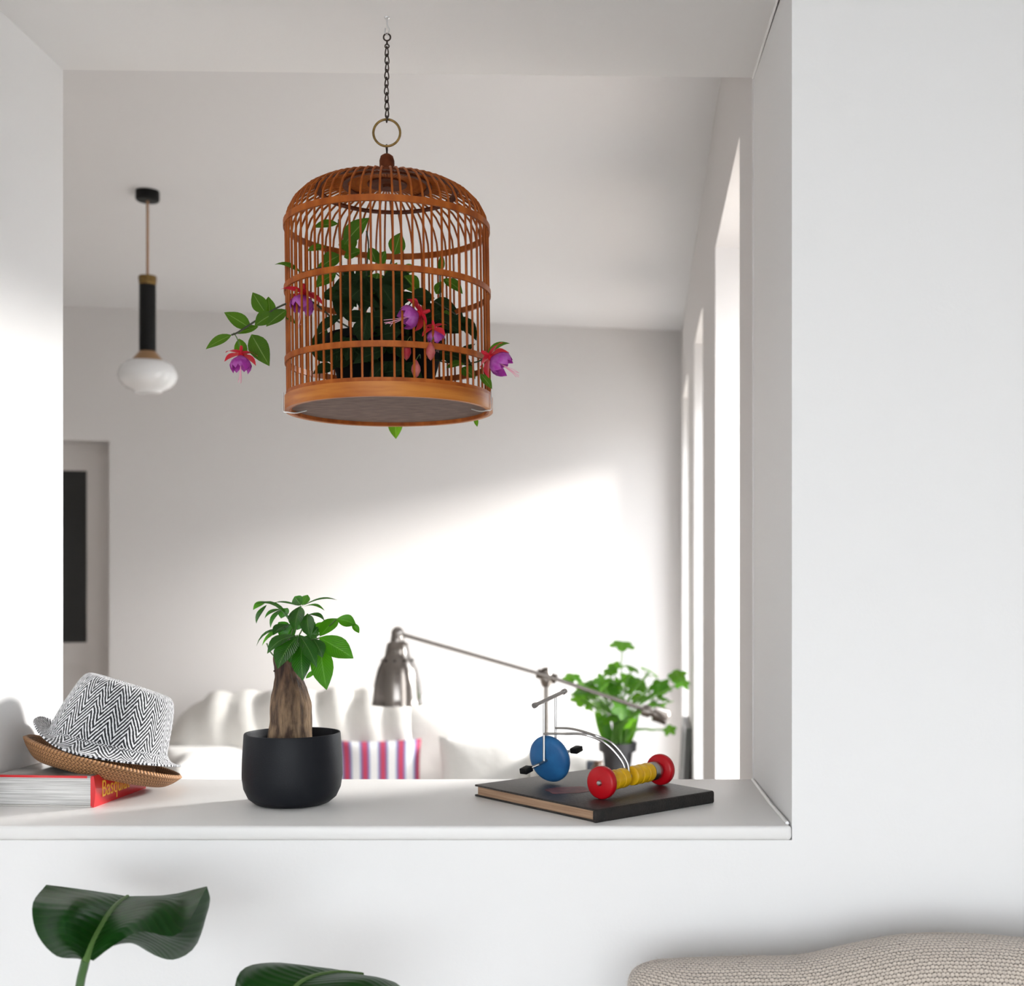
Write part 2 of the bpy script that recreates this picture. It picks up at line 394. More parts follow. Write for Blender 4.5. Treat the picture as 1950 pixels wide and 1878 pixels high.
struct('baseboard_back', bpoly(0.0, sd, 0, .09, 0, .015), M_WFRAME)

# ================================================================== birdcage
CAGE_D = (SL + SR) / 2 - CAMZ
CAGE_D = CAGE_D * F / (VY - 33)                         # the hook sits in the underside of the opening
HOOK = at(737, 33, CAGE_D)
CZ0 = at(742, 786, CAGE_D).z                            # bottom of the cage
CR_ = 190 * CAGE_D / F                                  # cage radius
croot = thing('birdcage', 'round bamboo birdcage hanging from the chain above the ledge', 'birdcage', (at(743, 786, CAGE_D).x, CAGE_D, CZ0), (R(-1.0), R(-.9), 0))
def zz(py, near=True): return at(0, py, CAGE_D - CR_).z - CZ0
Z_B1, Z_BT, Z_R3, Z_R2, Z_R1 = zz(753) , zz(718), zz(664), zz(519), zz(385)
Z_BASE = 0.0
Z_TOP = Z_R1 + .076
base_h = .0275
obj('base_band', hoop(CR_ + .004, 0, base_h - .006, .006, 72), M_BAND, croot, True, local=True)
obj('base_rim', hoop(CR_ + .002, base_h - .006, .006, .009, 72), M_BAMBOO, croot, True, local=True)
obj('base_lip', hoop(CR_ - .001, .0005, .006, .004, 72), M_BAMBOO, croot, True, local=True)
obj('floor_panel', lathe([(0.0001, .006), (CR_ - .003, .006), (CR_ - .003, .011), (0.0001, .011)], 64), M_BOARD, croot, local=True)
def zr(py): return at(0, py, CAGE_D - CR_).z - CZ0
for zc, w in ((zr(658), .0088), (zr(512), .0088), (zr(378), .0095)):
    obj('ring', hoop(CR_ + .0035, zc - w / 2, w, .004, 72), M_BAMBOO, croot, True, local=True)
ZS = zr(378)                                            # shoulder
DH = .072                                               # dome height
def dome(r):
    "height of the dome at radius r"
    q = min(1, r / CR_); return ZS + DH * (1 - q ** 3.6) ** (1 / 1.9)
prof = [Vector((CR_, 0, base_h - .004))] + [Vector((CR_, 0, base_h + (ZS - base_h) * t)) for t in (.33, .66, 1)]
for a in (15, 30, 45, 58, 70, 80):
    r = CR_ * math.cos(R(a)) ** .55
    prof.append(Vector((r, 0, dome(r))))
prof += [Vector((r, 0, dome(r))) for r in (CR_ * .34, .028)]
NB = 64
bar0 = None
for k in range(NB):
    if bar0 is None:
        o = bar0 = obj('bar', tube(prof, .00175, 5, False), M_BAMBOO, croot, True, local=True)
    else:
        o = bar0.copy(); COL.objects.link(o); o.parent = croot
    o.rotation_euler = (0, 0, 2 * math.pi * (k + random.uniform(-.12, .12)) / NB)
for r, w in ((.104, .009), (.064, .008)):
    z = dome(r) - .0045
    obj('dome_ring', lathe([(r - w / 2, z), (r + w / 2, z - .001), (r + w / 2, z + .002), (r - w / 2, z + .003), (r - w / 2, z)], 48), M_BAMBOOD, croot, True, local=True)
zt = dome(.02)
obj('crown_disc', lathe([(.0001, zt - .008), (.007, zt - .008), (.0075, zt - .004), (.03, zt - .004), (.031, zt + .003), (.0001, zt + .004)], 32), M_BAMBOOD, croot, True, local=True)
KT = at(737, 290, CAGE_D).z - CZ0
obj('knob', lathe([(.0105, zt + .002), (.0115, zt + .006), (.0115, KT - .011), (.0095, KT - .004), (.005, KT - .0008), (.0001, KT)], 24), M_BAMBOOD, croot, True, local=True)
EY = at(737, 281, CAGE_D).z - CZ0
obj('eyelet', join(tube(ring_pts((0, 0, EY + .002), .0045, 16, (1, 0, 0)), .0013, 6, closed=True), tube([(0, 0, KT - .003), (0, 0, EY - .001)], .0016, 6)), M_CHAIN, croot, True, local=True)
for sx in (-1, 1):                                      # bent wire clips that hold the floor
    a = R(193) if sx < 0 else R(-8)
    e = Vector((math.cos(a), math.sin(a), 0)); rr = CR_ + .0058; tg = Vector((-e.y, e.x, 0)) * sx
    pts = [e * rr + Vector((0, 0, base_h)), e * rr + Vector((0, 0, .012)), e * rr + Vector((0, 0, -.0005)), e * (rr - .006) + Vector((0, 0, -.002)),
           e * (rr - .018) + Vector((0, 0, -.0025)) + tg * .003, e * (rr - .034) + Vector((0, 0, .003)) + tg * .013]
    obj('wire_clip', tube(catmull(pts, 18), .0010, 6), M_ZINC, croot, True, local=True)
RC = at(736.5, 253, CAGE_D)
tag(obj('brass_ring', tube(ring_pts(RC, 25.5 * CAGE_D / F, 40, (0, 1, 0)), .0019, 8, closed=True), M_BRASS, None, True), 'round brass ring between the dark chain and the birdcage knob', 'ring')
# chain
def link_mesh(h, w, tw):
    n = 20; pts = []
    for i in range(n):
        a = 2 * math.pi * i / n; x = math.cos(a); z = math.sin(a)
        ww = w * (0.62 - .38 * z)                       # pear shaped, narrow at the top
        pts.append(Vector((x * ww / 2, 0, z * h / 2)))
    return tube(pts, tw, 5, closed=True)
ch = thing('hanging_chain', 'dark metal chain of pear shaped links hanging from the ceiling hook', 'chain', at(737, 225, CAGE_D))
s_ = CAGE_D / F
obj('top_loop', join(tube(ring_pts(at(737, 71, CAGE_D), 6.6 * s_, 20, (0, 1, 0)), .0013, 6, closed=True), tube(ring_pts(at(737, 88, CAGE_D), 3.8 * s_, 14, (0, 1, 0)), .0011, 6, closed=True), tube([at(737, 77, CAGE_D), at(737, 85, CAGE_D)], .0016, 6)), M_CHAIN, ch, True)
NLK = 9; y0_, y1_ = 98, 215
lk0 = None
for k in range(NLK):
    c = at(736.5 + .6 * math.sin(k), y0_ + (y1_ - y0_) * k / (NLK - 1), CAGE_D)
    if lk0 is None: o = lk0 = obj('link', link_mesh(19.5 * s_, 11 * s_, .00105), M_CHAIN, ch, True)
    else:
        o = lk0.copy(); COL.objects.link(o); o.parent = ch; o.matrix_parent_inverse = lk0.matrix_parent_inverse.copy()
    o.location = c; o.rotation_euler = (0, 0, R(28 if k % 2 else -30))
obj('end_link', tube(ring_pts(at(736.5, 227, CAGE_D), 6 * s_, 14, (1, .3, 0)), .0011, 6, closed=True), M_CHAIN, ch, True)
hz = (SL + SR) / 2 + .002
hk = [Vector((HOOK.x, CAGE_D, hz)), at(737.5, 48, CAGE_D), at(741, 56, CAGE_D), at(739.5, 63, CAGE_D), at(736, 66, CAGE_D), at(733, 62, CAGE_D), at(734, 54, CAGE_D)]
hooko = thing('ceiling_hook', 'small zinc screw hook in the underside of the opening', 'hook', HOOK)
obj('hook', tube(catmull(hk, 24), .0013, 6), M_ZINC, hooko, True)
obj('collar', xf(lathe([(.0001, 0), (.0045, 0), (.0038, -.002), (.0018, -.003), (.0001, -.003)], 16), T(HOOK.x, CAGE_D, hz - .002)), M_ZINC, hooko, True)

# ------------------------------------------------------------------ fuchsia in the cage
CX = croot.location.x
fu = thing('fuchsia_plant', 'fuchsia with purple and red flowers growing out of the birdcage', 'plant', (CX - .01, CAGE_D + .005, CZ0 + .012))
px_ = CAGE_D / F
PB = Vector((CX - .008, CAGE_D + .01, CZ0 + .0125))
obj('pot', xf(lathe([(.0001, 0), (.062, 0), (.064, .003), (.088, .092), (.091, .092), (.091, .104), (.086, .104), (.084, .09), (.0001, .086)], 40), T(PB)), mat('black_nursery_pot', (.004, .004, .004), .9, spec=.1), fu, True)
obj('soil', xf(lathe([(.0001, .094), (.05, .092), (.0845, .088)], 24), T(PB)), M_SOIL, fu, True)
PT = PB + Vector((0, 0, .09))
FL = [  # base px, tip px, width px, distance, normal, arch, shaded copy
 ((644,426),(596,434),25,1.92,(0,-.8,.6),.05,0), ((655,466),(703,415),38,1.90,(0,-1,.3),.06,0), ((660,452),(668,484),36,1.92,(0,-1,.2),.05,0),
 ((750,485),(763,443),33,1.90,(.3,-1,0),.05,0), ((572,518),(523,504),20,1.86,(0,-.6,.8),.12,0), ((838,519),(841,483),14,1.94,(.6,-1,0),.05,0),
 ((844,531),(881,560),25,1.90,(.1,-.8,.6),.10,0), ((850,590),(847,638),30,1.88,(.3,-1,.1),.05,0), ((852,590),(890,640),15,1.90,(.2,-.7,.7),.08,1),
 ((620,470),(585,478),20,1.92,(0,-.8,.6),.05,0), ((648,486),(612,508),34,1.93,(0,-1,.3),.06,0), ((655,490),(690,478),26,1.95,(0,-1,.4),.06,0),
 ((640,520),(600,548),30,1.94,(0,-1,.4),.06,0), ((628,500),(605,522),22,1.94,(0,-1,.3),.06,0), ((716,500),(705,470),24,1.93,(0,-1,.1),.06,0), ((720,505),(735,478),22,1.94,(0,-1,.1),.06,0),
 ((760,520),(796,515),30,1.92,(0,-.8,.6),.1,0), ((770,525),(798,560),34,1.91,(0,-1,.3),.08,0), ((720,520),(712,560),38,1.93,(0,-1,.2),.06,0),
 ((740,540),(756,500),26,1.95,(0,-1,.2),.06,0), ((660,545),(648,610),40,1.94,(0,-1,.2),.08,1), ((690,560),(672,520),34,1.96,(0,-1,.1),.06,1),
 ((790,560),(818,585),36,1.90,(0,-.8,.6),.08,1), ((830,560),(845,535),20,1.93,(0,-1,.1),.05,0), ((835,590),(822,630),24,1.87,(0,-1,.2),.05,1),
 ((820,600),(806,650),30,1.86,(.2,-1,.1),.06,1), ((700,600),(690,660),40,1.84,(0,-1,.2),.06,1), ((650,600),(600,640),24,1.86,(0,-.8,.5),.08,1),
 ((640,700),(596,712),30,1.88,(0,-.8,.6),.1,1), ((620,690),(590,660),18,1.9,(0,-1,.3),.05,1), ((870,690),(905,655),22,1.92,(0,-.8,.6),.1,1),
 ((860,680),(900,700),26,1.90,(0,-.8,.6),.1,1), ((850,700),(885,695),24,1.86,(0,-.7,.7),.1,0), ((880,700),(905,722),26,1.88,(0,-1,.4),.1,0),
 ((928,672),(971,654),21,1.87,(-.1,-.7,.6),.1,0), ((915,712),(937,741),18,1.85,(.1,-.9,.5),.05,0),
 ((753,792),(754,836),28,2.14,(0,-1,.1),.0,0), ((905,795),(909,813),9,2.12,(0,-1,.1),.0,0),
 # sprig outside on the left
 ((506,597),(481,557),30,1.90,(-.1,-1,.1),.05,0), ((514,602),(511,565),24,1.91,(.3,-1,.1),.05,0), ((521,597),(485,621),32,1.89,(0,-1,.3),.05,0),
 ((546,590),(507,622),28,1.88,(0,-1,.3),.05,0), ((478,626),(427,595),30,1.89,(0,-1,.3),.05,0), ((441,638),(392,665),24,1.88,(0,-.9,.5),.04,0),
 ((479,637),(513,697),39,1.87,(0,-1,.2),.04,0), ((455,645),(466,692),25,1.90,(0,-1,.2),.04,0), ((492,622),(452,636),16,1.90,(0,-1,.3),.05,0),
 ((545,600),(562,617),12,1.88,(0,-.8,.6),.05,0)]
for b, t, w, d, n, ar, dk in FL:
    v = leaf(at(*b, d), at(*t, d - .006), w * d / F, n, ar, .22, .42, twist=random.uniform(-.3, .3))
    obj('leaf', v, L_FUCH_SHADE if dk else L_FUCH, fu, True)
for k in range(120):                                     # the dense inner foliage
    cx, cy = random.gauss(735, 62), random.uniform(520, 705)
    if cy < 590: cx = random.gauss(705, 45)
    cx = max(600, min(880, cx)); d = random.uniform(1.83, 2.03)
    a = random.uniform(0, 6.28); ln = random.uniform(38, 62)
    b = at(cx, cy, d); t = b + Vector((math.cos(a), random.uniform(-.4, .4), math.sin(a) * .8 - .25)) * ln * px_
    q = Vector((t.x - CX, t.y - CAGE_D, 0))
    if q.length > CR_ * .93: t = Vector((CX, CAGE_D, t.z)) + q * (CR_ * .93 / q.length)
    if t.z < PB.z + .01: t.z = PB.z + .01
    obj('leaf', leaf(b, t, random.uniform(26, 38) * px_, (random.uniform(-.4, .4), -1, random.uniform(-.1, .6)), random.uniform(.02, .12), .22, .42), L_FUCH_SHADE, fu, True)
def stem(pts, r=.0012, m=None, par=fu, name='stem', n=14):
    return obj(name, tube(catmull(pts, n), r, 5), m or M_STEMD, par, True)
stem([PT, at(640, 610, 1.92), at(590, 573, 1.90), at(544, 579, 1.89), at(500, 603, 1.89), at(455, 632, 1.88), at(441, 638, 1.88)], .0015, n=26)
stem([PT, at(660, 540, 1.93), at(648, 470, 1.92), at(645, 418, 1.92)], .0014)
stem([PT, at(700, 540, 1.95), at(702, 470, 1.94), at(698, 440, 1.94)])
stem([PT, at(730, 560, 1.93), at(742, 510, 1.91), at(750, 482, 1.90)], .0014)
stem([PT, at(800, 600, 1.92), at(835, 580, 1.92), at(838, 517, 1.93)])
stem([PT, at(790, 570, 1.9), at(850, 588, 1.89), at(880, 610, 1.90)])
stem([PT, at(850, 690, 1.88), at(905, 690, 1.87), at(928, 676, 1.87)])
stem([PT, at(640, 520, 1.95), at(572, 519, 1.86)], .0011)
stem([at(445, 634, 1.88), at(452, 646, 1.88), at(458, 668, 1.88)], .0008, M_STEMG)
stem([PT, Vector((CX + .03, CAGE_D + .1, PT.z)), Vector((CX + .02, CAGE_D + CR_ + .012, CZ0 + .05)), at(753, 795, 2.14)], .0011)
def flower(top, axis, size, sepal_len=1.0):
    "hanging fuchsia bloom: calyx tube, four spread sepals, a skirt of petals, long stamens"
    top = Vector(top); ax = Vector(axis).normalized(); s = size
    Mf = frame_from(ax); X = (Mf @ Vector((1, 0, 0))).normalized(); Y = (Mf @ Vector((0, 1, 0))).normalized()
    fl = obj('flower', tube([top - ax * s * .30, top - ax * s * .2, top, top + ax * s * .14], [s * .05, s * .07, s * .08, s * .14], 8), M_SEPAL, fu, True)
    for k in range(4):
        a = k * math.pi / 2 + .6; e = X * math.cos(a) + Y * math.sin(a)
        obj('sepal', leaf(top + ax * s * .05, top + e * s * .78 * sepal_len + ax * s * random.uniform(.15, .4), s * .40, -ax, .1, .2, .4, 7), M_SEPAL, fl, True)
    for k in range(9):
        a = k * 2 * math.pi / 9 + random.uniform(-.2, .2); e = X * math.cos(a) + Y * math.sin(a); g = random.uniform(.8, 1.1)
        obj('petal', leaf(top + ax * s * .1 + e * s * .05, top + ax * s * .78 * g + e * s * .34, s * .46, e, .26, -.25, .6, 7), M_PETAL, fl, True)
    for k in range(5):
        a = k * 1.26; e = X * math.cos(a) + Y * math.sin(a)
        obj('stamen', tube([top + ax * s * .5, top + ax * s * 1.05 + e * s * .1 * random.random(), top + ax * s * random.uniform(1.15, 1.35) + e * s * .18 * random.random()], s * .012, 4), M_STAMEN, fl, True)
flower(at(459, 672, 1.875), (.02, -.15, -1), .036, 1.15)
flower(at(577, 556, 1.85), (-.05, -.2, -1), .042, 1.1)
flower(at(803, 596, 1.80), (-.9, -.3, -.35), .042, 1.0)
flower(at(826, 622, 1.81), (.1, .5, -.8), .030)
flower(at(931, 678, 1.82), (.8, -.2, -.55), .043, 1.0)
for bx_, by_, d in ((774, 668, 1.80), (792, 702, 1.80), (820, 668, 1.80)):
    c = at(bx_, by_, d)
    obj('bud', xf(lathe([(.0001, .013), (.002, .011), (.0062, .003), (.0068, -.003), (.004, -.010), (.0001, -.014)], 12), T(c)), M_BUD, fu, True)
    stem([c + Vector((0, 0, .012)), c + Vector((.004, .01, .022)), Vector((c.x + .002, c.y + .03, c.z + .02))], .0006, M_STEMG)

# ================================================================== pendant lamp
PLD = 1.2 * F / (VY - 364)
PC = at(281, 364, PLD); s_ = PLD / F
pl = thing('pendant_lamp', 'pendant lamp with black tube and white opal glass globe', 'lamp', Vector((PC.x, PLD, at(0, 748, PLD).z)))
def zp(py): return at(0, py, PLD).z
def lat(prof_px, seg=32): return xf(lathe([(max(.0001, r * s_), zp(y)) for r, y in prof_px], seg), T(PC.x, PLD, 0))
canopy = [(0, 364), (21.5, 364), (22, 368), (22, 380), (20, 383), (0, 383)]
cv = xf(lathe([(max(.0001, r * s_), CEIL - (y - 364) * s_) for r, y in canopy], 32), T(PC.x, PLD, 0))
obj('canopy', cv, M_BLACK, pl, True)
obj('cord', tube([(PC.x, PLD, zp(382)), (PC.x, PLD, zp(528))], 2.6 * s_, 8), M_CORD, pl, True)
obj('collar', lat([(0, 526), (16, 526), (17, 530), (16, 540), (15, 544), (0, 544)]), M_BRASS, pl, True)
obj('tube', lat([(0, 541), (15.3, 541), (15.3, 672), (0, 672)]), M_BLACK, pl, True)
obj('brass_cone', lat([(15, 669), (17, 672), (27, 684), (28, 690), (0, 690)]), mat('brushed_bronze', (.36, .22, .12), .4, .8), pl, True)
obj('globe', lat([(26, 687), (38, 689), (48, 697), (54, 709), (55, 717), (50, 729), (40, 739), (27, 744), (25, 748), (0, 748.5)], 48), M_OPAL, pl, True)

# ================================================================== money tree
MD = 1.925; s_ = MD / F
mroot_l = Vector((at(557, 0, MD).x, MD, LEDGE)); 
mt = thing('money_tree', 'small money tree with swollen trunk in a matt black pot', 'plant', mroot_l)
MP = T(mroot_l)
PH = at(0, 1395, MD).z - LEDGE
obj('pot', xf(lathe([(.0001, 0), (.050, 0), (.056, .002), (.066, .010), (.0725, .024), (.0752, .042), (.0745, .070), (.0722, PH - .002), (.0715, PH), (.0695, PH), (.0690, PH - .003), (.0705, .06), (.066, .03), (.0001, .02)], 64), MP), M_POT, mt, True)
obj('soil', xf(lathe([(.0001, PH - .024), (.03, PH - .022), (.0695, PH - .026)], 32), MP), M_SOIL, mt, True)
tp = [(553, 1432, 41), (552, 1400, 41), (553, 1372, 38.5), (553, 1345, 38), (552, 1320, 34), (550, 1300, 28), (548, 1283, 24.5), (546, 1262, 24), (545, 1250, 23), (546, 1244, 19)]
tv, tf = tube(catmull([at(x, y, MD + .004) for x, y, r in tp], 40), [catmull([(r * s_, 0, 0) for _, _, r in tp], 40)[i].x for i in range(40)], 40)
from mathutils import noise as NZ
ctr = at(550, 0, MD + .004)
tv2 = []
for v in tv:
    e = Vector((v.x - ctr.x, v.y - ctr.y, 0)); a = math.atan2(e.y, e.x)
    k = NZ.noise(Vector((math.cos(a) * 3.5, math.sin(a) * 3.5, v.z * 22))) * .0022 + NZ.noise(Vector((math.cos(a) * 9, math.sin(a) * 9, v.z * 60))) * .0012
    tv2.append(v + e.normalized() * k)
obj('trunk', (tv2, tf), M_BARK, mt, True)
obj('twig_stub', tube([at(530, 1279, MD - .004), at(521, 1278, MD - .008)], [.0022, .0012], 6), M_BARK, mt, True)
ML = [  # base, tip, width px, depth of base, of tip, normal, arch, bright
 ((574,1155),(642,1143),14,1.92,1.92,(0,-.25,1),.10,0), ((575,1153),(586,1133),16,1.93,1.97,(.2,-1,.3),.0,1), ((573,1153),(561,1136),20,1.93,1.96,(-.1,-1,.4),.0,0),
 ((577,1156),(618,1163),10,1.92,1.89,(0,-.4,1),.12,1), ((571,1155),(561,1200),27,1.92,1.87,(0,-1,.2),.05,0), ((570,1154),(517,1150),9,1.92,1.93,(0,-.3,1),.08,0),
 ((560,1199),(484,1150),19,1.90,1.88,(-.2,-.35,1),.22,0), ((507,1146),(482,1162),17,1.89,1.88,(-.2,-.6,.8),.1,1), ((508,1152),(488,1188),12,1.88,1.87,(-.5,-.8,.3),.12,0),
 ((542,1158),(515,1196),14,1.92,1.90,(-.5,-.7,.4),.15,0), ((535,1160),(504,1178),11,1.93,1.92,(-.3,-.6,.7),.15,0), ((548,1158),(535,1178),22,1.95,1.94,(-.3,-.8,.4),.05,0),
 ((564,1210),(509,1245),27,1.89,1.85,(-.2,-.8,.6),.14,0), ((556,1199),(488,1231),13,1.93,1.91,(-.3,-.4,.9),.2,0), ((552,1197),(499,1230),15,1.94,1.92,(-.3,-.5,.8),.15,1),
 ((550,1190),(520,1210),24,1.93,1.91,(-.2,-.7,.7),.12,0), ((567,1211),(529,1274),38,1.88,1.83,(-.2,-1,.3),.08,0), ((570,1209),(603,1272),24,1.88,1.84,(.3,-.9,.4),.12,0),
 ((574,1226),(577,1296),32,1.88,1.86,(0,-1,.2),.08,0), ((608,1214),(673,1254),37,1.89,1.87,(.2,-1,.3),.06,1), ((608,1218),(622,1314),38,1.89,1.87,(0,-1,.1),.05,1),
 ((609,1212),(643,1178),28,1.90,1.93,(-.2,-1,.4),.05,1), ((641,1179),(678,1190),23,1.91,1.91,(0,-.9,.5),.12,1), ((671,1186),(684,1206),11,1.915,1.91,(.3,-.9,.2),.0,1),
 ((585,1169),(591,1216),24,1.90,1.86,(0,-1,.3),.1,0), ((588,1170),(618,1183),12,1.91,1.91,(.2,-.5,.9),.2,0), ((597,1217),(614,1253),24,1.88,1.86,(.3,-.9,.4),.12,0),
 ((600,1205),(617,1185),16,1.93,1.94,(0,-1,.2),.05,1), ((588,1216),(606,1194),18,1.92,1.93,(0,-1,.1),.03,0), ((582,1292),(604,1279),10,1.88,1.88,(0,-.8,.6),.1,1),
 ((570,1215),(588,1250),34,1.91,1.89,(0,-1,.2),.05,0), ((566,1200),(575,1175),24,1.93,1.94,(0,-1,.2),.05,0), ((600,1222),(585,1262),30,1.92,1.90,(0,-1,.1),.05,0), ((540,1215),(528,1232),12,1.95,1.94,(0,-1,.2),.05,1),
 ((560,1190),(540,1222),26,1.93,1.92,(-.2,-1,.3),.06,0), ((575,1185),(600,1205),26,1.93,1.93,(.2,-1,.4),.06,0), ((590,1225),(612,1262),28,1.91,1.90,(.1,-1,.2),.05,0), ((552,1172),(578,1192),24,1.95,1.95,(0,-1,.4),.05,0), ((565,1225),(552,1262),30,1.90,1.88,(-.1,-1,.2),.06,0), ((530,1185),(548,1205),22,1.95,1.95,(0,-1,.5),.05,0),
 ((580,1212),(600,1235),30,1.92,1.91,(0,-1,.2),.05,0), ((553,1212),(535,1190),26,1.94,1.94,(0,-1,.3),.05,0)]
for b, t, w, d0, d1, n, ar, br in ML:
    obj('leaf', leaf(at(*b, d0), at(*t, d1), 1.15 * w * d0 / F, n, ar, .2, .55 if w > 20 else .5), L_MONEYB if br else L_MONEY, mt, True)
TT = at(548, 1248, MD)
for hub, d, mid in (((573,1154),1.92,(566,1190)), ((558,1198),1.90,(552,1220)), ((566,1210),1.885,(558,1228)), ((609,1215),1.89,(585,1222)), ((586,1169),1.90,(575,1200)), ((641,1179),1.91,(612,1205)), ((508,1225),1.92,(514,1240))):
    stem([TT if hub[0] > 520 else at(524, 1252, MD), at(*mid, (d + MD) / 2), at(*hub, d)], .0011, M_STEMG, mt, 'petiole', 10)

# ================================================================== hats and red book
BK = thing('art_book', 'thick red book with white pages lying under the hats', 'book', at(178, 1537, 1.885 * 1.0))
bx0, by0 = at(176, 1538, .344 * F / 438).x, .344 * F / 438
bang = R(-5)
BKM = T(bx0, by0, LEDGE) @ Matrix.Rotation(bang, 4, 'Z')
BK.location = (bx0, by0, LEDGE)
BWD, BLN, BTH = .150, .175, .047
M_PAPER = mat('book_paper_edge', (.74, .73, .71), .9, col2=(.42, .41, .40), scale=26, stretch=(.4, .4, 26), bump=.3)
M_COVER = mat('red_book_jacket', (.60, .012, .018), .28, coat=.4)
obj('page_block', xf(box(-BWD, -.004, .002, BLN - .003, .003, BTH - .003), BKM), M_PAPER, BK)
M_JACK = mat('picture_jacket', (.05, .045, .04), .3, col2=(.62, .60, .58), scale=9, coat=.3)
o = obj('front_cover', xf(box(-BWD - .002, 0, 0, BLN, BTH - .003, BTH), BKM), M_JACK, BK); bevel(o, .0008, 2)
obj('jacket_edge', xf(box(-BWD - .002, -.008, -.0008, .0002, BTH - .0032, BTH + .0003), BKM), M_COVER, BK)
o = obj('back_cover', xf(box(-BWD - .002, 0, 0, BLN, 0, .0026), BKM), mat('pale_jacket', (.55, .53, .50), .4), BK); bevel(o, .0008, 2)
sp = []
NS = 9
for i in range(NS):
    z = BTH * i / (NS - 1); sp.append((.002 + .0025 * math.sin(math.pi * i / (NS - 1)), z))
pv = [(x, y, z) for y in (0, BLN) for x, z in sp] + [(-.003, y, z) for y in (0, BLN) for x, z in sp]
pf = [(i, NS + i, NS + i + 1, i + 1) for i in range(NS - 1)] + [(i, i + 1, 2 * NS + i + 1, 2 * NS + i) for i in range(NS - 1)] + [(NS + i, 3 * NS + i, 3 * NS + i + 1, NS + i + 1) for i in range(NS - 1)] + [(NS - 1, 2 * NS - 1, 4 * NS - 1, 3 * NS - 1)]
spine = obj('spine', xf((pv, pf), BKM), M_COVER, BK, True)
def text_mesh(txt, size, sx):
    c = bpy.data.curves.new('lettering', 'FONT'); c.body = txt; c.size = size; c.extrude = .0002
    t = bpy.data.objects.new('lettering_source', c); COL.objects.link(t)
    dg = bpy.context.evaluated_depsgraph_get(); me = bpy.data.meshes.new_from_object(t.evaluated_get(dg))
    bpy.data.objects.remove(t); bpy.data.curves.remove(c)
    vf = ([Vector((v.co.x * sx, v.co.y, v.co.z)) for v in me.vertices], [tuple(p.vertices) for p in me.polygons])
    bpy.data.meshes.remove(me); return vf
TX = Matrix(((0, 0, 1, .0047), (1, 0, 0, .020), (0, 1, 0, .0125), (0, 0, 0, 1)))
tm = text_mesh('Basquiat', .036, .76)
obj('title_lettering', xf(tm, BKM @ TX), mat('yellow_print', (.85, .42, .02), .5), spine)

HD = 2.005; HC = at(197, 1440, HD)
tilt = R(13.5)
HM = T(at(197, 1447, HD)) @ Matrix.Rotation(tilt, 4, 'Y') @ Matrix.Rotation(R(-9), 4, 'X')
def tweed():
    m = bpy.data.materials.new('herringbone_tweed'); m.use_nodes = True; N, L = nt(m); b = N['Principled BSDF']; b.inputs['Roughness'].default_value = .95
    b.inputs['Sheen Weight'].default_value = .3
    uv = N.new('ShaderNodeUVMap'); sp_ = N.new('ShaderNodeSeparateXYZ'); L.new(uv.outputs[0], sp_.inputs[0])
    tc = N.new('ShaderNodeTexCoord'); no = N.new('ShaderNodeTexNoise'); no.inputs['Scale'].default_value = 260; L.new(tc.outputs['Object'], no.inputs['Vector'])
    n2 = N.new('ShaderNodeTexNoise'); n2.inputs['Scale'].default_value = 22; L.new(tc.outputs['Object'], n2.inputs['Vector'])
    wob = math_node(N, L, 'MULTIPLY', math_node(N, L, 'SUBTRACT', n2.outputs['Fac'], .5), .010)
    u = math_node(N, L, 'ADD', sp_.outputs[0], wob)
    tri = math_node(N, L, 'PINGPONG', u, .016)
    v = math_node(N, L, 'ADD', math_node(N, L, 'MULTIPLY', tri, 1.9), math_node(N, L, 'ADD', sp_.outputs[1], wob))
    st = math_node(N, L, 'SINE', math_node(N, L, 'MULTIPLY', v, 6.283 * 105))
    st = math_node(N, L, 'ADD', st, math_node(N, L, 'MULTIPLY', math_node(N, L, 'SUBTRACT', no.outputs['Fac'], .5), 2.6))
    rp = N.new('ShaderNodeValToRGB'); rp.color_ramp.elements[0].position = .50; rp.color_ramp.elements[1].position = .68
    rp.color_ramp.elements[0].color = (.012, .012, .016, 1); rp.color_ramp.elements[1].color = (.72, .72, .74, 1)
    L.new(math_node(N, L, 'MULTIPLY_ADD', st, .5, .5), rp.inputs['Fac']); L.new(rp.outputs[0], b.inputs['Base Color'])
    bp = N.new('ShaderNodeBump'); bp.inputs['Strength'].default_value = .5; bp.inputs['Distance'].default_value = .001
    L.new(st, bp.inputs['Height']); L.new(bp.outputs[0], b.inputs['Normal']); return m
HSC = 1.0
def hat_surface(prof, seg=96, fn=None):
    "lathe with arc-length uv in metres so that the weave keeps its size"
    v, f, u = [], [], []; ln = 0; k = seg + 1
    for i, (r, z) in enumerate(prof):
        if i: ln += math.hypot(r - prof[i - 1][0], z - prof[i - 1][1])
        for s in range(k):
            a = 2 * math.pi * s / seg
            p = Vector((r * math.cos(a), r * math.sin(a), z)); p = fn(p, a, r, z) if fn else p
            v.append(p); u.append((a * .085 * HSC, ln * HSC))
    for i in range(len(prof) - 1):
        for s in range(seg): f.append((i * k + s, i * k + s + 1, (i + 1) * k + s + 1, (i + 1) * k + s))
    return v, f, u
def smooth_prof(p, n): return [(q.x, max(.0001, q.z) if False else q.z) for q in catmull([(r, 0, z) for r, z in p], n)]
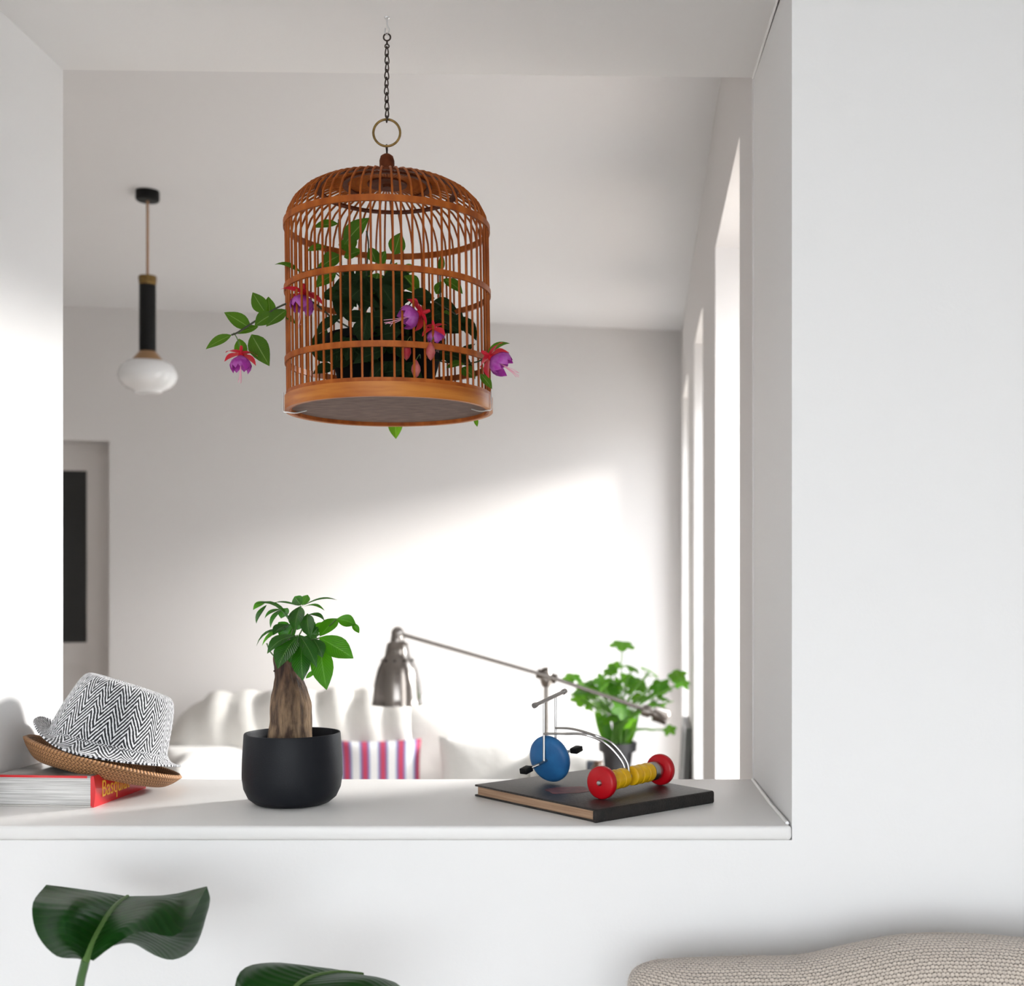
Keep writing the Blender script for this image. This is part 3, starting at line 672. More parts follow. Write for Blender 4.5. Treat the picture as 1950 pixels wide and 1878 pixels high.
def crown_fn(p, a, r, z):
    q = p.copy()
    if z > .035:                                        # pinched front, dent along the top, lean to the right
        t = (z - .035) / .08; q.x += .006 * t; 
        if r < .052: q.z -= .016 * max(0, 1 - (abs(p.y) / .03) ** 2) * (1 - r / .052) * 1.2
        q.z += -.07 * q.x * t
        q.y *= 1 - .1 * t
    q += Vector((math.cos(a), math.sin(a), 0)) * .0016 * NZ.noise(Vector((math.cos(a) * 2.2, math.sin(a) * 2.2, z * 25)))
    if r > .088:                                        # brim: up at the left, flatter at the right
        q.z += (r - .088) * (1.25 * max(0, -math.cos(a)) ** 2 + .35 * max(0, math.cos(a)) ** 2)
    return q
tw = thing('tweed_hat', 'black and white herringbone tweed hat stacked on the straw hat', 'hat', HM @ Vector((0, 0, .012)))
tprof = smooth_prof([(.1165, .006), (.112, .0065), (.102, .011), (.094, .018), (.0885, .029), (.087, .045), (.083, .068), (.077, .092), (.072, .110), (.066, .1195), (.055, .122), (.035, .118), (.012, .116), (.0002, .116)], 54)
M_TW = tweed()
hb = [i for i, (r, z) in enumerate(tprof) if r < .0895][0]
ob_ = obj('crown', xf(hat_surface(tprof[hb - 1:], 96, crown_fn), HM), M_TW, tw, True)
bprof = tprof[:hb + 1]
ob2 = obj('brim', xf(hat_surface(bprof, 96, crown_fn), HM), M_TW, tw, True)
for o in (ob_, ob2):
    sm = o.modifiers.new('thick', 'SOLIDIFY'); sm.thickness = .003; sm.offset = 1
# straw hat underneath
M_STRAW = bpy.data.materials.new('plaited_straw'); M_STRAW.use_nodes = True
N, L = nt(M_STRAW); b = N['Principled BSDF']; b.inputs['Roughness'].default_value = .7
uv = N.new('ShaderNodeUVMap'); sp_ = N.new('ShaderNodeSeparateXYZ'); L.new(uv.outputs[0], sp_.inputs[0])
row = math_node(N, L, 'MULTIPLY', sp_.outputs[1], 1 / .0075)
fr = math_node(N, L, 'ABSOLUTE', math_node(N, L, 'SUBTRACT', math_node(N, L, 'FRACT', row), .5))
w1 = math_node(N, L, 'SINE', math_node(N, L, 'MULTIPLY', math_node(N, L, 'ADD', math_node(N, L, 'MULTIPLY', sp_.outputs[0], 1 / .0042), math_node(N, L, 'MULTIPLY', fr, 1.6)), 6.283))
hgt = math_node(N, L, 'MULTIPLY', math_node(N, L, 'MULTIPLY_ADD', w1, .5, .5), math_node(N, L, 'SUBTRACT', 1.0, math_node(N, L, 'MULTIPLY', math_node(N, L, 'GREATER_THAN', fr, .43), .8)))
rp = N.new('ShaderNodeValToRGB'); rp.color_ramp.elements[0].color = (.11, .042, .012, 1); rp.color_ramp.elements[1].color = (.42, .21, .085, 1); rp.color_ramp.elements[1].position = .55
L.new(hgt, rp.inputs['Fac']); L.new(rp.outputs[0], b.inputs['Base Color'])
bp = N.new('ShaderNodeBump'); bp.inputs['Strength'].default_value = .8; bp.inputs['Distance'].default_value = .0015
L.new(hgt, bp.inputs['Height']); L.new(bp.outputs[0], b.inputs['Normal'])
st = thing('straw_hat', 'brown plaited straw hat brim under the tweed hat', 'hat', HM @ Vector((0, 0, -.012)))
def straw_fn(p, a, r, z):
    q = p.copy()
    if r > .09: q.z += (r - .09) * (.25 * max(0, -math.cos(a)) - .05 * max(0, math.cos(a)))
    return q
sprof = smooth_prof([(.066, .062), (.072, .034), (.077, .004), (.084, -.017), (.098, -.018), (.112, -.008), (.1215, .003)], 30)
hs = [i for i, (r, z) in enumerate(sprof) if r > .086][0]
o1 = obj('brim', xf(hat_surface(sprof[hs:], 96, straw_fn), HM), M_STRAW, st, True)
o2 = obj('crown', xf(hat_surface([(.0002, .074), (.05, .074)] + sprof[:hs + 1], 96, straw_fn), HM), M_STRAW, st, True)
for o in (o1, o2):
    sm = o.modifiers.new('thick', 'SOLIDIFY'); sm.thickness = .006; sm.offset = 0

# ================================================================== old black book and toy tricycle
def led_pt(px, py, z=0.0):
    d = (CAMZ - LEDGE - z) * F / (py - VY); return at(px, py, d)
Fp, Rp, Lp = led_pt(1131, 1568), led_pt(1369, 1531), led_pt(886, 1519)
u_ = (Rp - Fp); v_ = (Lp - Fp); au, av = math.atan2(u_.y, u_.x), math.atan2(v_.y, v_.x)
mid = (au + av) / 2; a_u = mid - math.pi / 4
OB = thing('old_book', 'worn black hardback book lying flat under the toy tricycle', 'book', Fp)
OM = T(Fp) @ Matrix.Rotation(a_u, 4, 'Z')
LU, LV, OT = u_.length, v_.length, .0185
M_OLD = mat('worn_black_cloth', (.008, .007, .007), .42, col2=(.016, .012, .010), scale=30, bump=.15, bscale=250)
M_OLDP = mat('aged_paper', (.42, .27, .17), .95, col2=(.30, .18, .11), scale=30, stretch=(.3, .3, 12), bump=.2)
obj('page_block', xf(box(.006, LU - .006, .003, LV - .006, .003, OT - .003), OM), M_OLDP, OB)
for nm, z0, z1 in (('back_cover', 0, .003), ('front_cover', OT - .003, OT)):
    o = obj(nm, xf(box(.004, LU, 0, LV, z0, z1), OM), M_OLD, OB); bevel(o, .0009, 2)
# the bound edge runs towards the right hand corner
o = obj('spine', xf(box(0.0, LU, -.0035, .004, 0.0, OT), OM), mat('spine_cloth', (.016, .012, .010), .8, col2=(.007, .006, .005), scale=60, bump=.3, bscale=300), OB); bevel(o, .003, 3)
lc_ = OM.inverted() @ led_pt(1082, 1505, OT)
lv = [(lc_.x + math.cos(a) * .036 + .003 * math.sin(5 * a), lc_.y + math.sin(a) * .030 + .003 * math.cos(3 * a), 0) for a in [i * 2 * math.pi / 28 for i in range(28)]]
lp = prism(lv, OT - .0005, OT + .0003)
obj('cover_label', xf(lp, OM), mat('faded_red_label', (.17, .05, .05), .6, col2=(.09, .03, .03), scale=40), OB)
OTZ = OT
def bk_pt(px, py, h=0.0): return led_pt(px, py, OTZ + h)
tr = thing('toy_tricycle', 'wooden toy tricycle with one blue and two red wheels on the black book', 'toy', bk_pt(1095, 1505))
# rear axle: near red wheel touches at (1143,1521), far red wheel at (1256,1494)
w1p, w2p = bk_pt(1146, 1522), bk_pt(1258, 1495)
r1 = 31.5 * w1p.y / F
A1, A2 = w1p + Vector((0, 0, r1)), w2p + Vector((0, 0, r1))
ax = (A2 - A1).normalized(); AL = (A2 - A1).length; AM = T(A1) @ frame_from(ax)
WP = [(.0001, -.006), (r1 * .86, -.006), (r1 * .97, -.0045), (r1, -.002), (r1, .003), (r1 * .97, .0055), (r1 * .88, .007), (.0001, .007)]
for sgn, c in ((1, A1), (-1, A2)):
    wq = obj('rear_wheel', xf(lathe(WP, 40), T(c) @ frame_from(ax * sgn)), M_RED, tr, True)
    obj('hub_pin', xf(lathe([(.0001, -.0095), (.003, -.009), (.0045, -.0065), (.0045, -.005), (.0001, -.005)], 14), T(c) @ frame_from(ax * sgn)), M_STEEL, wq, True)
obj('axle', xf(tube([(0, 0, .002), (0, 0, AL - .002)], .0032, 8), AM), M_STEEL, tr, True)
bpz = [.0095, .0215, .0480, .0605, .0730]
k_ = AL / .128
def bead(z0, z1, r): return lathe([(.0001, z0), (r * .78, z0), (r * .95, z0 + .0015), (r, (z0 + z1) / 2), (r * .95, z1 - .0015), (r * .78, z1), (.0001, z1)], 28)
br_ = 19.5 * w1p.y / F
g0 = AL * .075; L1 = AL * .13
segs = [(AL * .07, AL * .17), (AL * .17, AL * .27), (AL * .27, AL * .37), (AL * .475, AL * .585), (AL * .585, AL * .69), (AL * .69, AL * .80)]
for a_, b_ in segs: obj('bead', xf(bead(a_, b_, br_), AM), M_YEL, tr, True)
obj('collar', xf(lathe([(.0001, AL * .82), (br_ * .8, AL * .82), (br_ * .95, AL * .84), (br_ * .95, AL * .91), (br_ * .8, AL * .93), (.0001, AL * .93)], 24), AM), M_STEEL, tr, True)
# front wheel: leaning blue disc
fwp = bk_pt(1052, 1493); rf = 47.5 * fwp.y / F
fax = Vector((-.56, -.80, -.20)).normalized()
FC = at(1047, 1445, fwp.y + .006); rf = (FC.z - (LEDGE + OTZ)) / math.sqrt(1 - fax.z ** 2) - .002
FM = T(FC) @ frame_from(fax)
fw_ = obj('front_wheel', xf(lathe([(.0001, -.009), (rf * .80, -.009), (rf * .94, -.006), (rf, -.002), (rf, .002), (rf * .94, .006), (rf * .80, .009), (.0001, .009)], 48), FM), M_BLUE, tr, True)
P1, P2 = FC + fax * .030, FC - fax * .030
obj('pedal_axle', tube([P1, P2], .0022, 8), M_STEEL, tr, True)
for c, q, sg in ((P1, at(1003, 1466, P1.y - .004), 1), (P2, at(1097, 1428, P2.y), -1)):   # straight cranks with small pedals
    obj('crank', tube([c, q], .0022, 8), M_STEEL, tr, True)
    pd = obj('pedal', xf(box(-.007, .007, -.0045, .0045, -.008, .010), T(q) @ frame_from(fax * sg)), M_BLACK, tr); bevel(pd, .0015, 2)
# wire frame: fork up to the handlebar, two rods arching back to the rear axle
HB = at(1047, 1330, FC.y)
side = fax * .0155
for sgn, zf in ((1, .40), (-1, .45)):
    a0 = A1 + ax * AL * zf
    jn = at(1047, 1392, FC.y) + side * sgn
    q = 1 if sgn < 0 else 0
    pts = [a0, at(1193 if q else 1184, 1450, a0.y), at(1166 if q else 1153, 1416, a0.y), at(1128 if q else 1114, 1399, a0.y - .004), (jn + at(1118, 1394, a0.y)) / 2 + side * sgn * .3, jn]
    obj('frame_rod', tube(catmull(pts, 40), .0020, 7), M_STEEL, tr, True)
    obj('fork_rod', tube(catmull([FC + side * sgn, jn, HB + side * sgn], 16), .0020, 7), M_STEEL, tr, True)
obj('handlebar', tube([HB + fax * .037, HB - fax * .037], .0032, 10), M_STEEL, tr, True)
for sg in (-1, 1): obj('bar_end', tube([HB + fax * .036 * sg, HB + fax * .042 * sg], .0046, 10), M_STEEL, tr, True)

# ================================================================== floor lamp in the far room
FD = 4.2; s_ = FD / F
fl = thing('floor_lamp', 'brushed nickel floor lamp with bell shade on a long tilted arm', 'lamp', Vector((at(1040, 0, FD).x, FD, 0)))
def A(x, y, dd_=0): return at(x, y, FD + dd_)
obj('base', xf(lathe([(.0001, 0), (.14, 0), (.14, .012), (.13, .02), (.02, .026), (.0001, .026)], 40), T(A(1040, 1000).x, FD, 0)), M_NICKEL, fl, True)
obj('pole', tube([(A(1040, 0).x, FD, .02), A(1040, 1287)], .0085, 10), M_NICKEL, fl, True)
obj('joint', join(xf(lathe([(.0001, -.035), (.014, -.033), (.021, -.015), (.022, .012), (.014, .03), (.0001, .033)], 20), T(A(1040, 1289))), tube([A(1022, 1282), A(1060, 1294)], .017, 12)), M_NICKEL, fl, True)
obj('arm', tube([A(757, 1206, -.02), A(1040, 1287, -.02), A(1262, 1363, -.02)], .0068, 10), M_NICKEL, fl, True)
dv = (A(1275, 1367) - A(1225, 1352)).normalized()
obj('counterweight', xf(lathe([(.0001, -.05), (.017, -.05), (.02, -.045), (.02, -.022), (.014, -.02), (.014, -.012), (.026, -.010), (.027, .035), (.024, .040), (.0001, .042)], 24), T(A(1250, 1360, -.02)) @ frame_from(dv)), M_NICKEL, fl, True)
SCX = A(757, 1340)
SHT = Matrix.Rotation(R(2), 4, 'Y')
sh = [(10, 139), (13, 125), (13.5, 119), (20, 115), (23, 100), (24, 92), (29, 86), (38, 66), (44, 40), (46.5, 14), (47.5, 4), (48.5, 2), (48.5, -1), (46.5, -1), (45, 12), (42, 40), (36, 64), (27, 84), (.01, 88)]
sho = obj('shade', xf(lathe([(r * s_, z * s_) for r, z in sh], 48), T(A(757, 1341, -.02))), M_NICKEL, fl, True)
obj('bulb', xf(lathe([(.0001, 20 * s_), (16 * s_, 28 * s_), (20 * s_, 44 * s_), (14 * s_, 64 * s_), (10 * s_, 80 * s_)], 20), T(A(757, 1341, -.02))), M_OPAL, sho, True)
for k in range(10):
    a = 2 * math.pi * k / 10 + .3
    e = Vector((math.cos(a), math.sin(a), 0)); c = A(757, 1341, -.02) + e * 30.5 * s_ + Vector((0, 0, 83.5 * s_))
    obj('vent_hole', tube([c - e * .002, c + e * .0012], .0042, 8), M_BLACK, sho)
obj('knuckle', xf(lathe([(.0001, -.022), (.017, -.018), (.022, 0), (.017, .018), (.0001, .022)], 20), T(A(757, 1206, -.02)) @ frame_from((0, 1, 0))), M_NICKEL, fl, True)

# ================================================================== sofa in the far room
ang = math.atan2(-bd.y, -bd.x)
SFC = Vector((*bw(1.42, .50), 0))
SM = T(SFC) @ Matrix.Rotation(ang, 4, 'Z')
sf = thing('sofa', 'white sofa under a loose linen cover against the far wall', 'sofa', SFC)
def sobj(nm, *a, m=M_SOFA, root=sf, **k): return obj(nm, xf(rbox(*a, **k), SM), m, root, True)
sobj('base', 0, .02, .22, 1.66, .82, .30, p=9, amp=.01)
sobj('seat', 0, -.06, .36, 1.36, .66, .14, p=5, amp=.015)
o = sobj('backrest', 0, .30, .56, 1.60, .22, .50, nx=14, p=6, amp=.05, freq=5)
o = sobj('armrest', -.76, .0, .42, .26, .84, .38, nx=10, p=4.5, amp=.03, freq=7)
o = sobj('armrest', .76, .0, .42, .26, .84, .38, nx=10, p=4.5, amp=.03, freq=7)
for lx in (-.72, .72):
    for ly in (-.3, .34): obj('leg', xf(tube([(lx, ly, 0), (lx, ly, .08)], .025, 8), SM), M_BLACK, sf)
# throw draped over the back and the left arm
def thr(x0, x1, label, seedv, top):
    nx, ny = 44, 22; v, f = [], []
    path = [(.425, .30), (.425, .55), (.41, .72), (.36, .80), (.27, .825), (.17, .79), (.12, .70), (.10, .58), (.08, .53)]
    pp = catmull([(0, a, b) for a, b in path], ny)
    for i in range(nx):
        x = x0 + (x1 - x0) * i / (nx - 1)
        for p in pp:
            fo = .022 * math.sin(x * 24 + seedv + p.z * 3) + .02 * NZ.noise(Vector((x * 6 + seedv, p.y * 5, p.z * 4)))
            dz_ = max(0, -.76 - x) * .95 * max(0, min(1, (p.z - .3) / .3))
            v.append(SM @ Vector((x + .01 * math.sin(p.z * 14 + seedv), p.y - abs(fo) * (.8 if p.y < .3 else -.0), p.z + top - dz_ + abs(fo) * (1 if p.z > .7 else .2))))
    for i in range(nx - 1):
        for j in range(ny - 1): f.append((i * ny + j, i * ny + j + 1, (i + 1) * ny + j + 1, (i + 1) * ny + j))
    o = obj('throw_blanket', (v, f), M_THROW, None, True)
    sm = o.modifiers.new('thick', 'SOLIDIFY'); sm.thickness = .008; sm.offset = 1
    return tag(o, label, 'blanket')
thr(-1.02, .10, 'cream throw blanket draped over the backrest of the white sofa', 1.0, .008)
M_STRIPE = bpy.data.materials.new('striped_cushion_cloth'); M_STRIPE.use_nodes = True
N, L = nt(M_STRIPE); b = N['Principled BSDF']; b.inputs['Roughness'].default_value = .95
tc = N.new('ShaderNodeUVMap'); sp_ = N.new('ShaderNodeSeparateXYZ'); L.new(tc.outputs[0], sp_.inputs[0])
fr = math_node(N, L, 'ABSOLUTE', math_node(N, L, 'SUBTRACT', math_node(N, L, 'FRACT', math_node(N, L, 'MULTIPLY', sp_.outputs[0], 4.6)), .5))
rp = N.new('ShaderNodeValToRGB'); e = rp.color_ramp.elements
e[0].position = 0; e[0].color = (.50, .06, .12, 1); e[1].position = .14; e[1].color = (.50, .06, .12, 1)
for p_, c_ in ((.15, (.12, .13, .32, 1)), (.25, (.22, .24, .45, 1)), (.31, (.80, .79, .79, 1))):
    q = e.new(p_); q.color = c_
L.new(fr, rp.inputs['Fac']); L.new(rp.outputs[0], b.inputs['Base Color'])
def cushion(name, c, w, h, t, lean, turn, m, label):
    nu = 18; v, f, u = [], [], []
    for sd_ in (1, -1):
        o0 = len(v)
        for i in range(nu + 1):
            for j in range(nu + 1):
                a, b_ = i / nu * 2 - 1, j / nu * 2 - 1
                ed = (1 - a ** 4) * (1 - b_ ** 4)
                th = t / 2 * ed ** .5 if ed > 0 else 0
                pin = 1 - .06 * (1 - abs(a)) * b_ ** 2 - .0
                v.append(Vector((a * w / 2 * (1 - .05 * (1 - b_ * b_)), -sd_ * th, b_ * h / 2 * (1 - .05 * (1 - a * a))))); u.append((i / nu, j / nu))
        for i in range(nu):
            for j in range(nu):
                q = o0 + i * (nu + 1) + j; fc = (q, q + nu + 1, q + nu + 2, q + 1); f.append(fc if sd_ > 0 else fc[::-1])
    Mx = T(c) @ Matrix.Rotation(turn, 4, 'Z') @ Matrix.Rotation(lean, 4, 'X')
    return tag(obj(name, xf((v, f, u), Mx), m, None, True), label, 'cushion')
cd = 5.0
cc = SM @ Vector((0.30, -.02, .70))
c1 = at(722, 1478, cc.y - .02); cushion('cushion', c1, .36, .31, .12, R(-14), ang, M_STRIPE, 'white cushion with red and blue stripes leaning on the sofa back')
c2 = at(925, 1480, cc.y + .04); cushion('cushion', c2, .40, .36, .13, R(-14), ang, M_SOFA, 'plain white cushion beside the striped cushion on the sofa')
c3 = at(405, 1492, cc.y - .12); cushion('cushion', c3, .42, .34, .15, R(-18), ang + R(15), M_SOFA, 'plain white cushion at the end of the sofa behind the hats')

# ================================================================== plant, side table and objects in the far corner
KD = 4.75; kx = at(1176, 0, KD).x; TZ = at(0, 1492, KD).z
tb = thing('side_table', 'small white side table under the leafy green plant', 'table', (kx, KD, 0))
o = obj('tabletop', box(kx - .21, kx + .12, KD - .2, KD + .2, TZ - .025, TZ), M_WFRAME, tb); bevel(o, .004)
for sx in (-.19, .10):
    for sy in (-.18, .18): obj('leg', tube([(kx + sx, KD + sy, 0), (kx + sx, KD + sy, TZ - .024)], .014, 8), M_WFRAME, tb)
bp_ = thing('potted_plant', 'bright green leafy plant in a dark pot by the windows', 'plant', (kx, KD, TZ))
PZ = at(0, 1413, KD).z - TZ; s_ = KD / F
obj('pot', xf(lathe([(.0001, 0), (22 * s_, 0), (29 * s_, PZ - 18 * s_), (36 * s_, PZ - 17 * s_), (37 * s_, PZ), (34 * s_, PZ), (32 * s_, PZ - 10 * s_), (.0001, PZ - 10 * s_)], 32), T(kx, KD, TZ)), mat('dark_grey_pot', (.035, .034, .036), .4), bp_, True)
PO = Vector((kx, KD, TZ + PZ - .02))
def lobed(c, nrm, r, up):
    "five lobed leaf"
    Mx = T(c) @ frame_from(nrm) @ Matrix.Rotation(up, 4, 'Z'); n = 40; v = [Mx @ Vector((0, 0, 0))]; u = [(.5, .5)]
    for i in range(n):
        a = 2 * math.pi * i / n; rr = r * (.66 + .34 * abs(math.cos(2.5 * a)) ** .8) * (1 - .25 * (math.cos(a) < -.9))
        v.append(Mx @ Vector((rr * math.cos(a), rr * math.sin(a), -.18 * rr * (rr / r)))); u.append((.5 + .4 * math.sin(a), .5 + .4 * math.cos(a)))
    return v, [(0, 1 + i, 1 + (i + 1) % n) for i in range(n)], u
rnd = random.Random(3)
spots = [(1185, 1226, 26), (1238, 1277, 26), (1290, 1285, 20), (1300, 1300, 18), (1090, 1290, 20), (1150, 1300, 22), (1257, 1312, 20), (1205, 1272, 18), (1170, 1270, 18), (1262, 1340, 22), (1120, 1300, 20), (1275, 1390, 14), (1235, 1388, 14)]
for k in range(40):
    a = rnd.uniform(0, 6.28); q = rnd.random() ** .6
    spots.append((1180 + 92 * q * math.cos(a), 1325 + 52 * q * math.sin(a), rnd.uniform(13, 22)))
for x, y, r in spots:
    d = KD + rnd.uniform(-.13, .13); c = at(x, y, d)
    lim = rw(d).x - r * s_ - .01
    nrm = (rnd.uniform(-.5, .7), rnd.uniform(-1, .1), rnd.uniform(.3, 1.2))
    if c.x > lim: nrm = (.15, -.6, .8); c.x = min(c.x, rw(d).x + .0)if 3.953 < d < 4.61 else min(c.x, lim)
    obj('leaf', lobed(c, nrm, r * s_, rnd.uniform(0, 6.28)), L_BACK, bp_, True)
    b0 = PO + Vector((rnd.uniform(-.03, .03), rnd.uniform(-.03, .03), 0))
    obj('stem', tube(catmull([b0, b0.lerp(c, .5) + Vector((-(c.x - PO.x) * .22, 0, .03)), c], 8), .0035, 4), mat('pale_green_stem', (.16, .36, .06), .5, transl=.3), bp_, True)
for k in range(16):                                     # long narrow basal leaves
    a = rnd.uniform(-1, 1); t = PO + Vector((a * .09, rnd.uniform(-.05, .05), rnd.uniform(.09, .16)))
    obj('leaf', leaf(PO + Vector((a * .03, 0, -.01)), t, .03, (0, -1, .2), .05, .2), L_BACK, bp_, True)
vz = at(1139, 0, KD - .08)
tag(obj('vase', xf(lathe([(.0001, 0), (.022, 0), (.032, .02), (.034, .045), (.024, .075), (.016, .085), (.018, .098), (.0001, .098)], 20), T(vz.x, KD - .08, TZ)), mat('brown_glaze', (.10, .055, .035), .3), None, True), 'small round brown vase beside the dark plant pot', 'vase')
vz = at(1126, 0, KD - .02)
tin = tag(obj('tin_box', box(vz.x - .018, vz.x + .018, KD - .02, KD + .03, TZ, TZ + .085), mat('dark_blue_tin', (.05, .065, .09), .4)), 'small dark blue tin box standing behind the brown vase', 'box'); bevel(tin, .004)
# narrow black panel leaning by the windows
ly = 5.0; lx = rw(ly).x - .035
lf = thing('leaning_frame', 'thin black framed panel leaning on the wall between the windows', 'frame', (lx, ly, 0))
LT = at(0, 1376, ly).z
LMx = T(lx - .02, ly, 0) @ Matrix.Rotation(R(3), 4, 'Y') @ Matrix.Rotation(R(-2), 4, 'Z')
obj('panel', xf(box(-.006, .010, -.16, .20, 0, LT - .03), LMx), M_BLACK, lf)
o = obj('frame', xf(join(box(-.010, .014, -.19, -.16, 0, LT), box(-.010, .014, .20, .23, 0, LT), box(-.010, .014, -.16, .20, LT - .03, LT)), LMx), mat('grey_frame', (.10, .10, .10), .4), lf)

# ================================================================== broad leaved plant in front of the wall
sp_pl = thing('broad_leaf_plant', 'plant with broad dark green glossy leaves in front of the wall', 'plant', (at(160, 0, 1.42).x + .06, 1.36, 0))
BL = sp_pl.location.copy()
def P(l): return [at(*p) for p in l]
mid_ = [(163,1832,1.45),(178,1792,1.46),(203,1747,1.49),(223,1722,1.53),(243,1707,1.58)]
lm = [(158,1829,1.45),(128,1790,1.42),(128,1745,1.425),(152,1712,1.47),(200,1700,1.57)]
le = [(150,1826,1.455),(106,1820,1.45),(70,1778,1.45),(62,1722,1.47),(88,1685,1.54)]
lt_ = [(246,1708,1.60),(150,1692,1.58)]
left = loft([P(le), P(lm), P(mid_)], 18, 6)
rm = [(170,1828,1.45),(220,1776,1.44),(268,1742,1.45),(315,1716,1.48),(322,1704,1.56)]
re = [(178,1830,1.455),(218,1800,1.43),(268,1774,1.42),(340,1779,1.43),(394,1688,1.5)]
right = loft([P(mid_), P(rm), P(re)], 18, 6)
def uvx(vf, a, b): return vf[0], vf[1], [(a + (b - a) * u[0], u[1]) for u in vf[2]]
lf1 = obj('leaf', join(uvx(left, 0, .47), uvx(right, .53, 1)), L_STREL, sp_pl, True)
mr_ = len(right[0]) // 18
edge_ = [right[0][k * mr_ + mr_ - 1] for k in range(4, 18)]
lobe = loft([edge_, P([(238,1795,1.45),(285,1800,1.46),(336,1806,1.465),(378,1780,1.475),(400,1710,1.51)]), P([(250,1793,1.48),(298,1821,1.49),(335,1827,1.50),(374,1800,1.50),(398,1728,1.52)])], 14, 4)
obj('leaf_fold', uvx(lobe, .6, .95), L_STREL, sp_pl, True)
top1 = loft([P([(88,1685,1.54),(130,1690,1.57),(200,1700,1.57),(243,1707,1.58),(322,1704,1.56),(394,1688,1.5)]), P([(95,1690,1.60),(140,1700,1.64),(200,1712,1.66),(245,1720,1.67),(322,1716,1.65),(390,1702,1.56)])], 14, 3)
obj('leaf_back', uvx(top1, .55, .9), L_STREL, sp_pl, True)
obj('midrib', tube(catmull(P([(x, y, d - .0015) for x, y, d in mid_]), 16), [.0048 - .0026 * i / 15 for i in range(16)], 6), mat('pale_midrib', (.09, .17, .045), .5, spec=.2), sp_pl, True)
stem([BL + Vector((-.02, 0, .3)), at(140, 2100, 1.42), at(150, 1900, 1.45), at(163, 1830, 1.45)], .0052, mat('stalk_green', (.05, .12, .03), .5), sp_pl, 'stalk', 20)
c2m = [(540,1935,1.46),(558,1885,1.47),(590,1862,1.50),(640,1852,1.54),(690,1856,1.58)]
c2l = [(500,1960,1.46),(475,1890,1.45),(500,1850,1.48),(560,1838,1.52),(640,1846,1.57)]
c2e = [(480,1960,1.47),(448,1895,1.47),(462,1846,1.50),(520,1833,1.54),(600,1841,1.59)]
c2r = [(570,1950,1.46),(630,1895,1.45),(680,1866,1.48),(720,1862,1.52),(745,1868,1.56)]
c2x = [(590,1960,1.47),(640,1930,1.46),(700,1896,1.47),(745,1884,1.50),(765,1880,1.54)]
obj('leaf', join(uvx(loft([P(c2e), P(c2l), P(c2m)], 16, 6), 0, .47), uvx(loft([P(c2m), P(c2r), P(c2x)], 16, 6), .53, 1)), L_STREL, sp_pl, True)
obj('midrib', tube(catmull(P([(x, y, d - .0015) for x, y, d in c2m]), 14), .0028, 6), MATS['pale_midrib'], sp_pl, True)
stem([BL + Vector((.02, 0, .3)), at(480, 2150, 1.42), at(535, 1960, 1.455), at(540, 1935, 1.46)], .0052, MATS['stalk_green'], sp_pl, 'stalk', 20)
obj('pot', xf(lathe([(.0001, 0), (.12, 0), (.15, .30), (.155, .31), (.145, .31), (.14, .29), (.0001, .28)], 32), T(BL)), mat('terracotta', (.45, .2, .12), .8), sp_pl, True)

# ================================================================== sofa with the coarse woven cover, in front of the wall
M_WOVEN = bpy.data.materials.new('coarse_woven_wool'); M_WOVEN.use_nodes = True
N, L = nt(M_WOVEN); b = N['Principled BSDF']; b.inputs['Roughness'].default_value = 1; b.inputs['Sheen Weight'].default_value = .4
uv = N.new('ShaderNodeUVMap'); tcn = N.new('ShaderNodeTexCoord')
nz = N.new('ShaderNodeTexNoise'); nz.inputs['Scale'].default_value = 90; L.new(tcn.outputs['Object'], nz.inputs['Vector'])
nz2 = N.new('ShaderNodeTexNoise'); nz2.inputs['Scale'].default_value = 420; L.new(tcn.outputs['Object'], nz2.inputs['Vector'])
sp_ = N.new('ShaderNodeSeparateXYZ'); L.new(uv.outputs[0], sp_.inputs[0])
wb = math_node(N, L, 'MULTIPLY', math_node(N, L, 'SUBTRACT', nz.outputs['Fac'], .5), .9)
U_ = math_node(N, L, 'ADD', math_node(N, L, 'MULTIPLY', sp_.outputs[0], 1 / .0056), wb)
V_ = math_node(N, L, 'ADD', math_node(N, L, 'MULTIPLY', sp_.outputs[1], 1 / .0052), wb)
par = math_node(N, L, 'MULTIPLY', math_node(N, L, 'FLOOR', V_), .5)
cu = math_node(N, L, 'ABSOLUTE', math_node(N, L, 'SUBTRACT', math_node(N, L, 'FRACT', math_node(N, L, 'ADD', U_, par)), .5))
cv_ = math_node(N, L, 'ABSOLUTE', math_node(N, L, 'SUBTRACT', math_node(N, L, 'FRACT', V_), .5))
hh = math_node(N, L, 'ADD', math_node(N, L, 'MULTIPLY', cu, cu), math_node(N, L, 'MULTIPLY', cv_, cv_))
hh = math_node(N, L, 'ADD', hh, math_node(N, L, 'MULTIPLY', math_node(N, L, 'SUBTRACT', nz2.outputs['Fac'], .5), .35))
rp = N.new('ShaderNodeValToRGB'); e = rp.color_ramp.elements
e[0].position = .16; e[0].color = (.66, .58, .50, 1); e[1].position = .33; e[1].color = (.045, .032, .022, 1)
q = e.new(.25); q.color = (.46, .38, .31, 1)
L.new(hh, rp.inputs['Fac']); L.new(rp.outputs[0], b.inputs['Base Color'])
bp = N.new('ShaderNodeBump'); bp.invert = True; bp.inputs['Strength'].default_value = 1; bp.inputs['Distance'].default_value = .004
L.new(hh, bp.inputs['Height']); L.new(bp.outputs[0], b.inputs['Normal'])
ns = thing('woven_sofa', 'sofa back under a coarse beige woven cover below the opening', 'sofa', (.55, 1.30, 0))
SD = 1.60
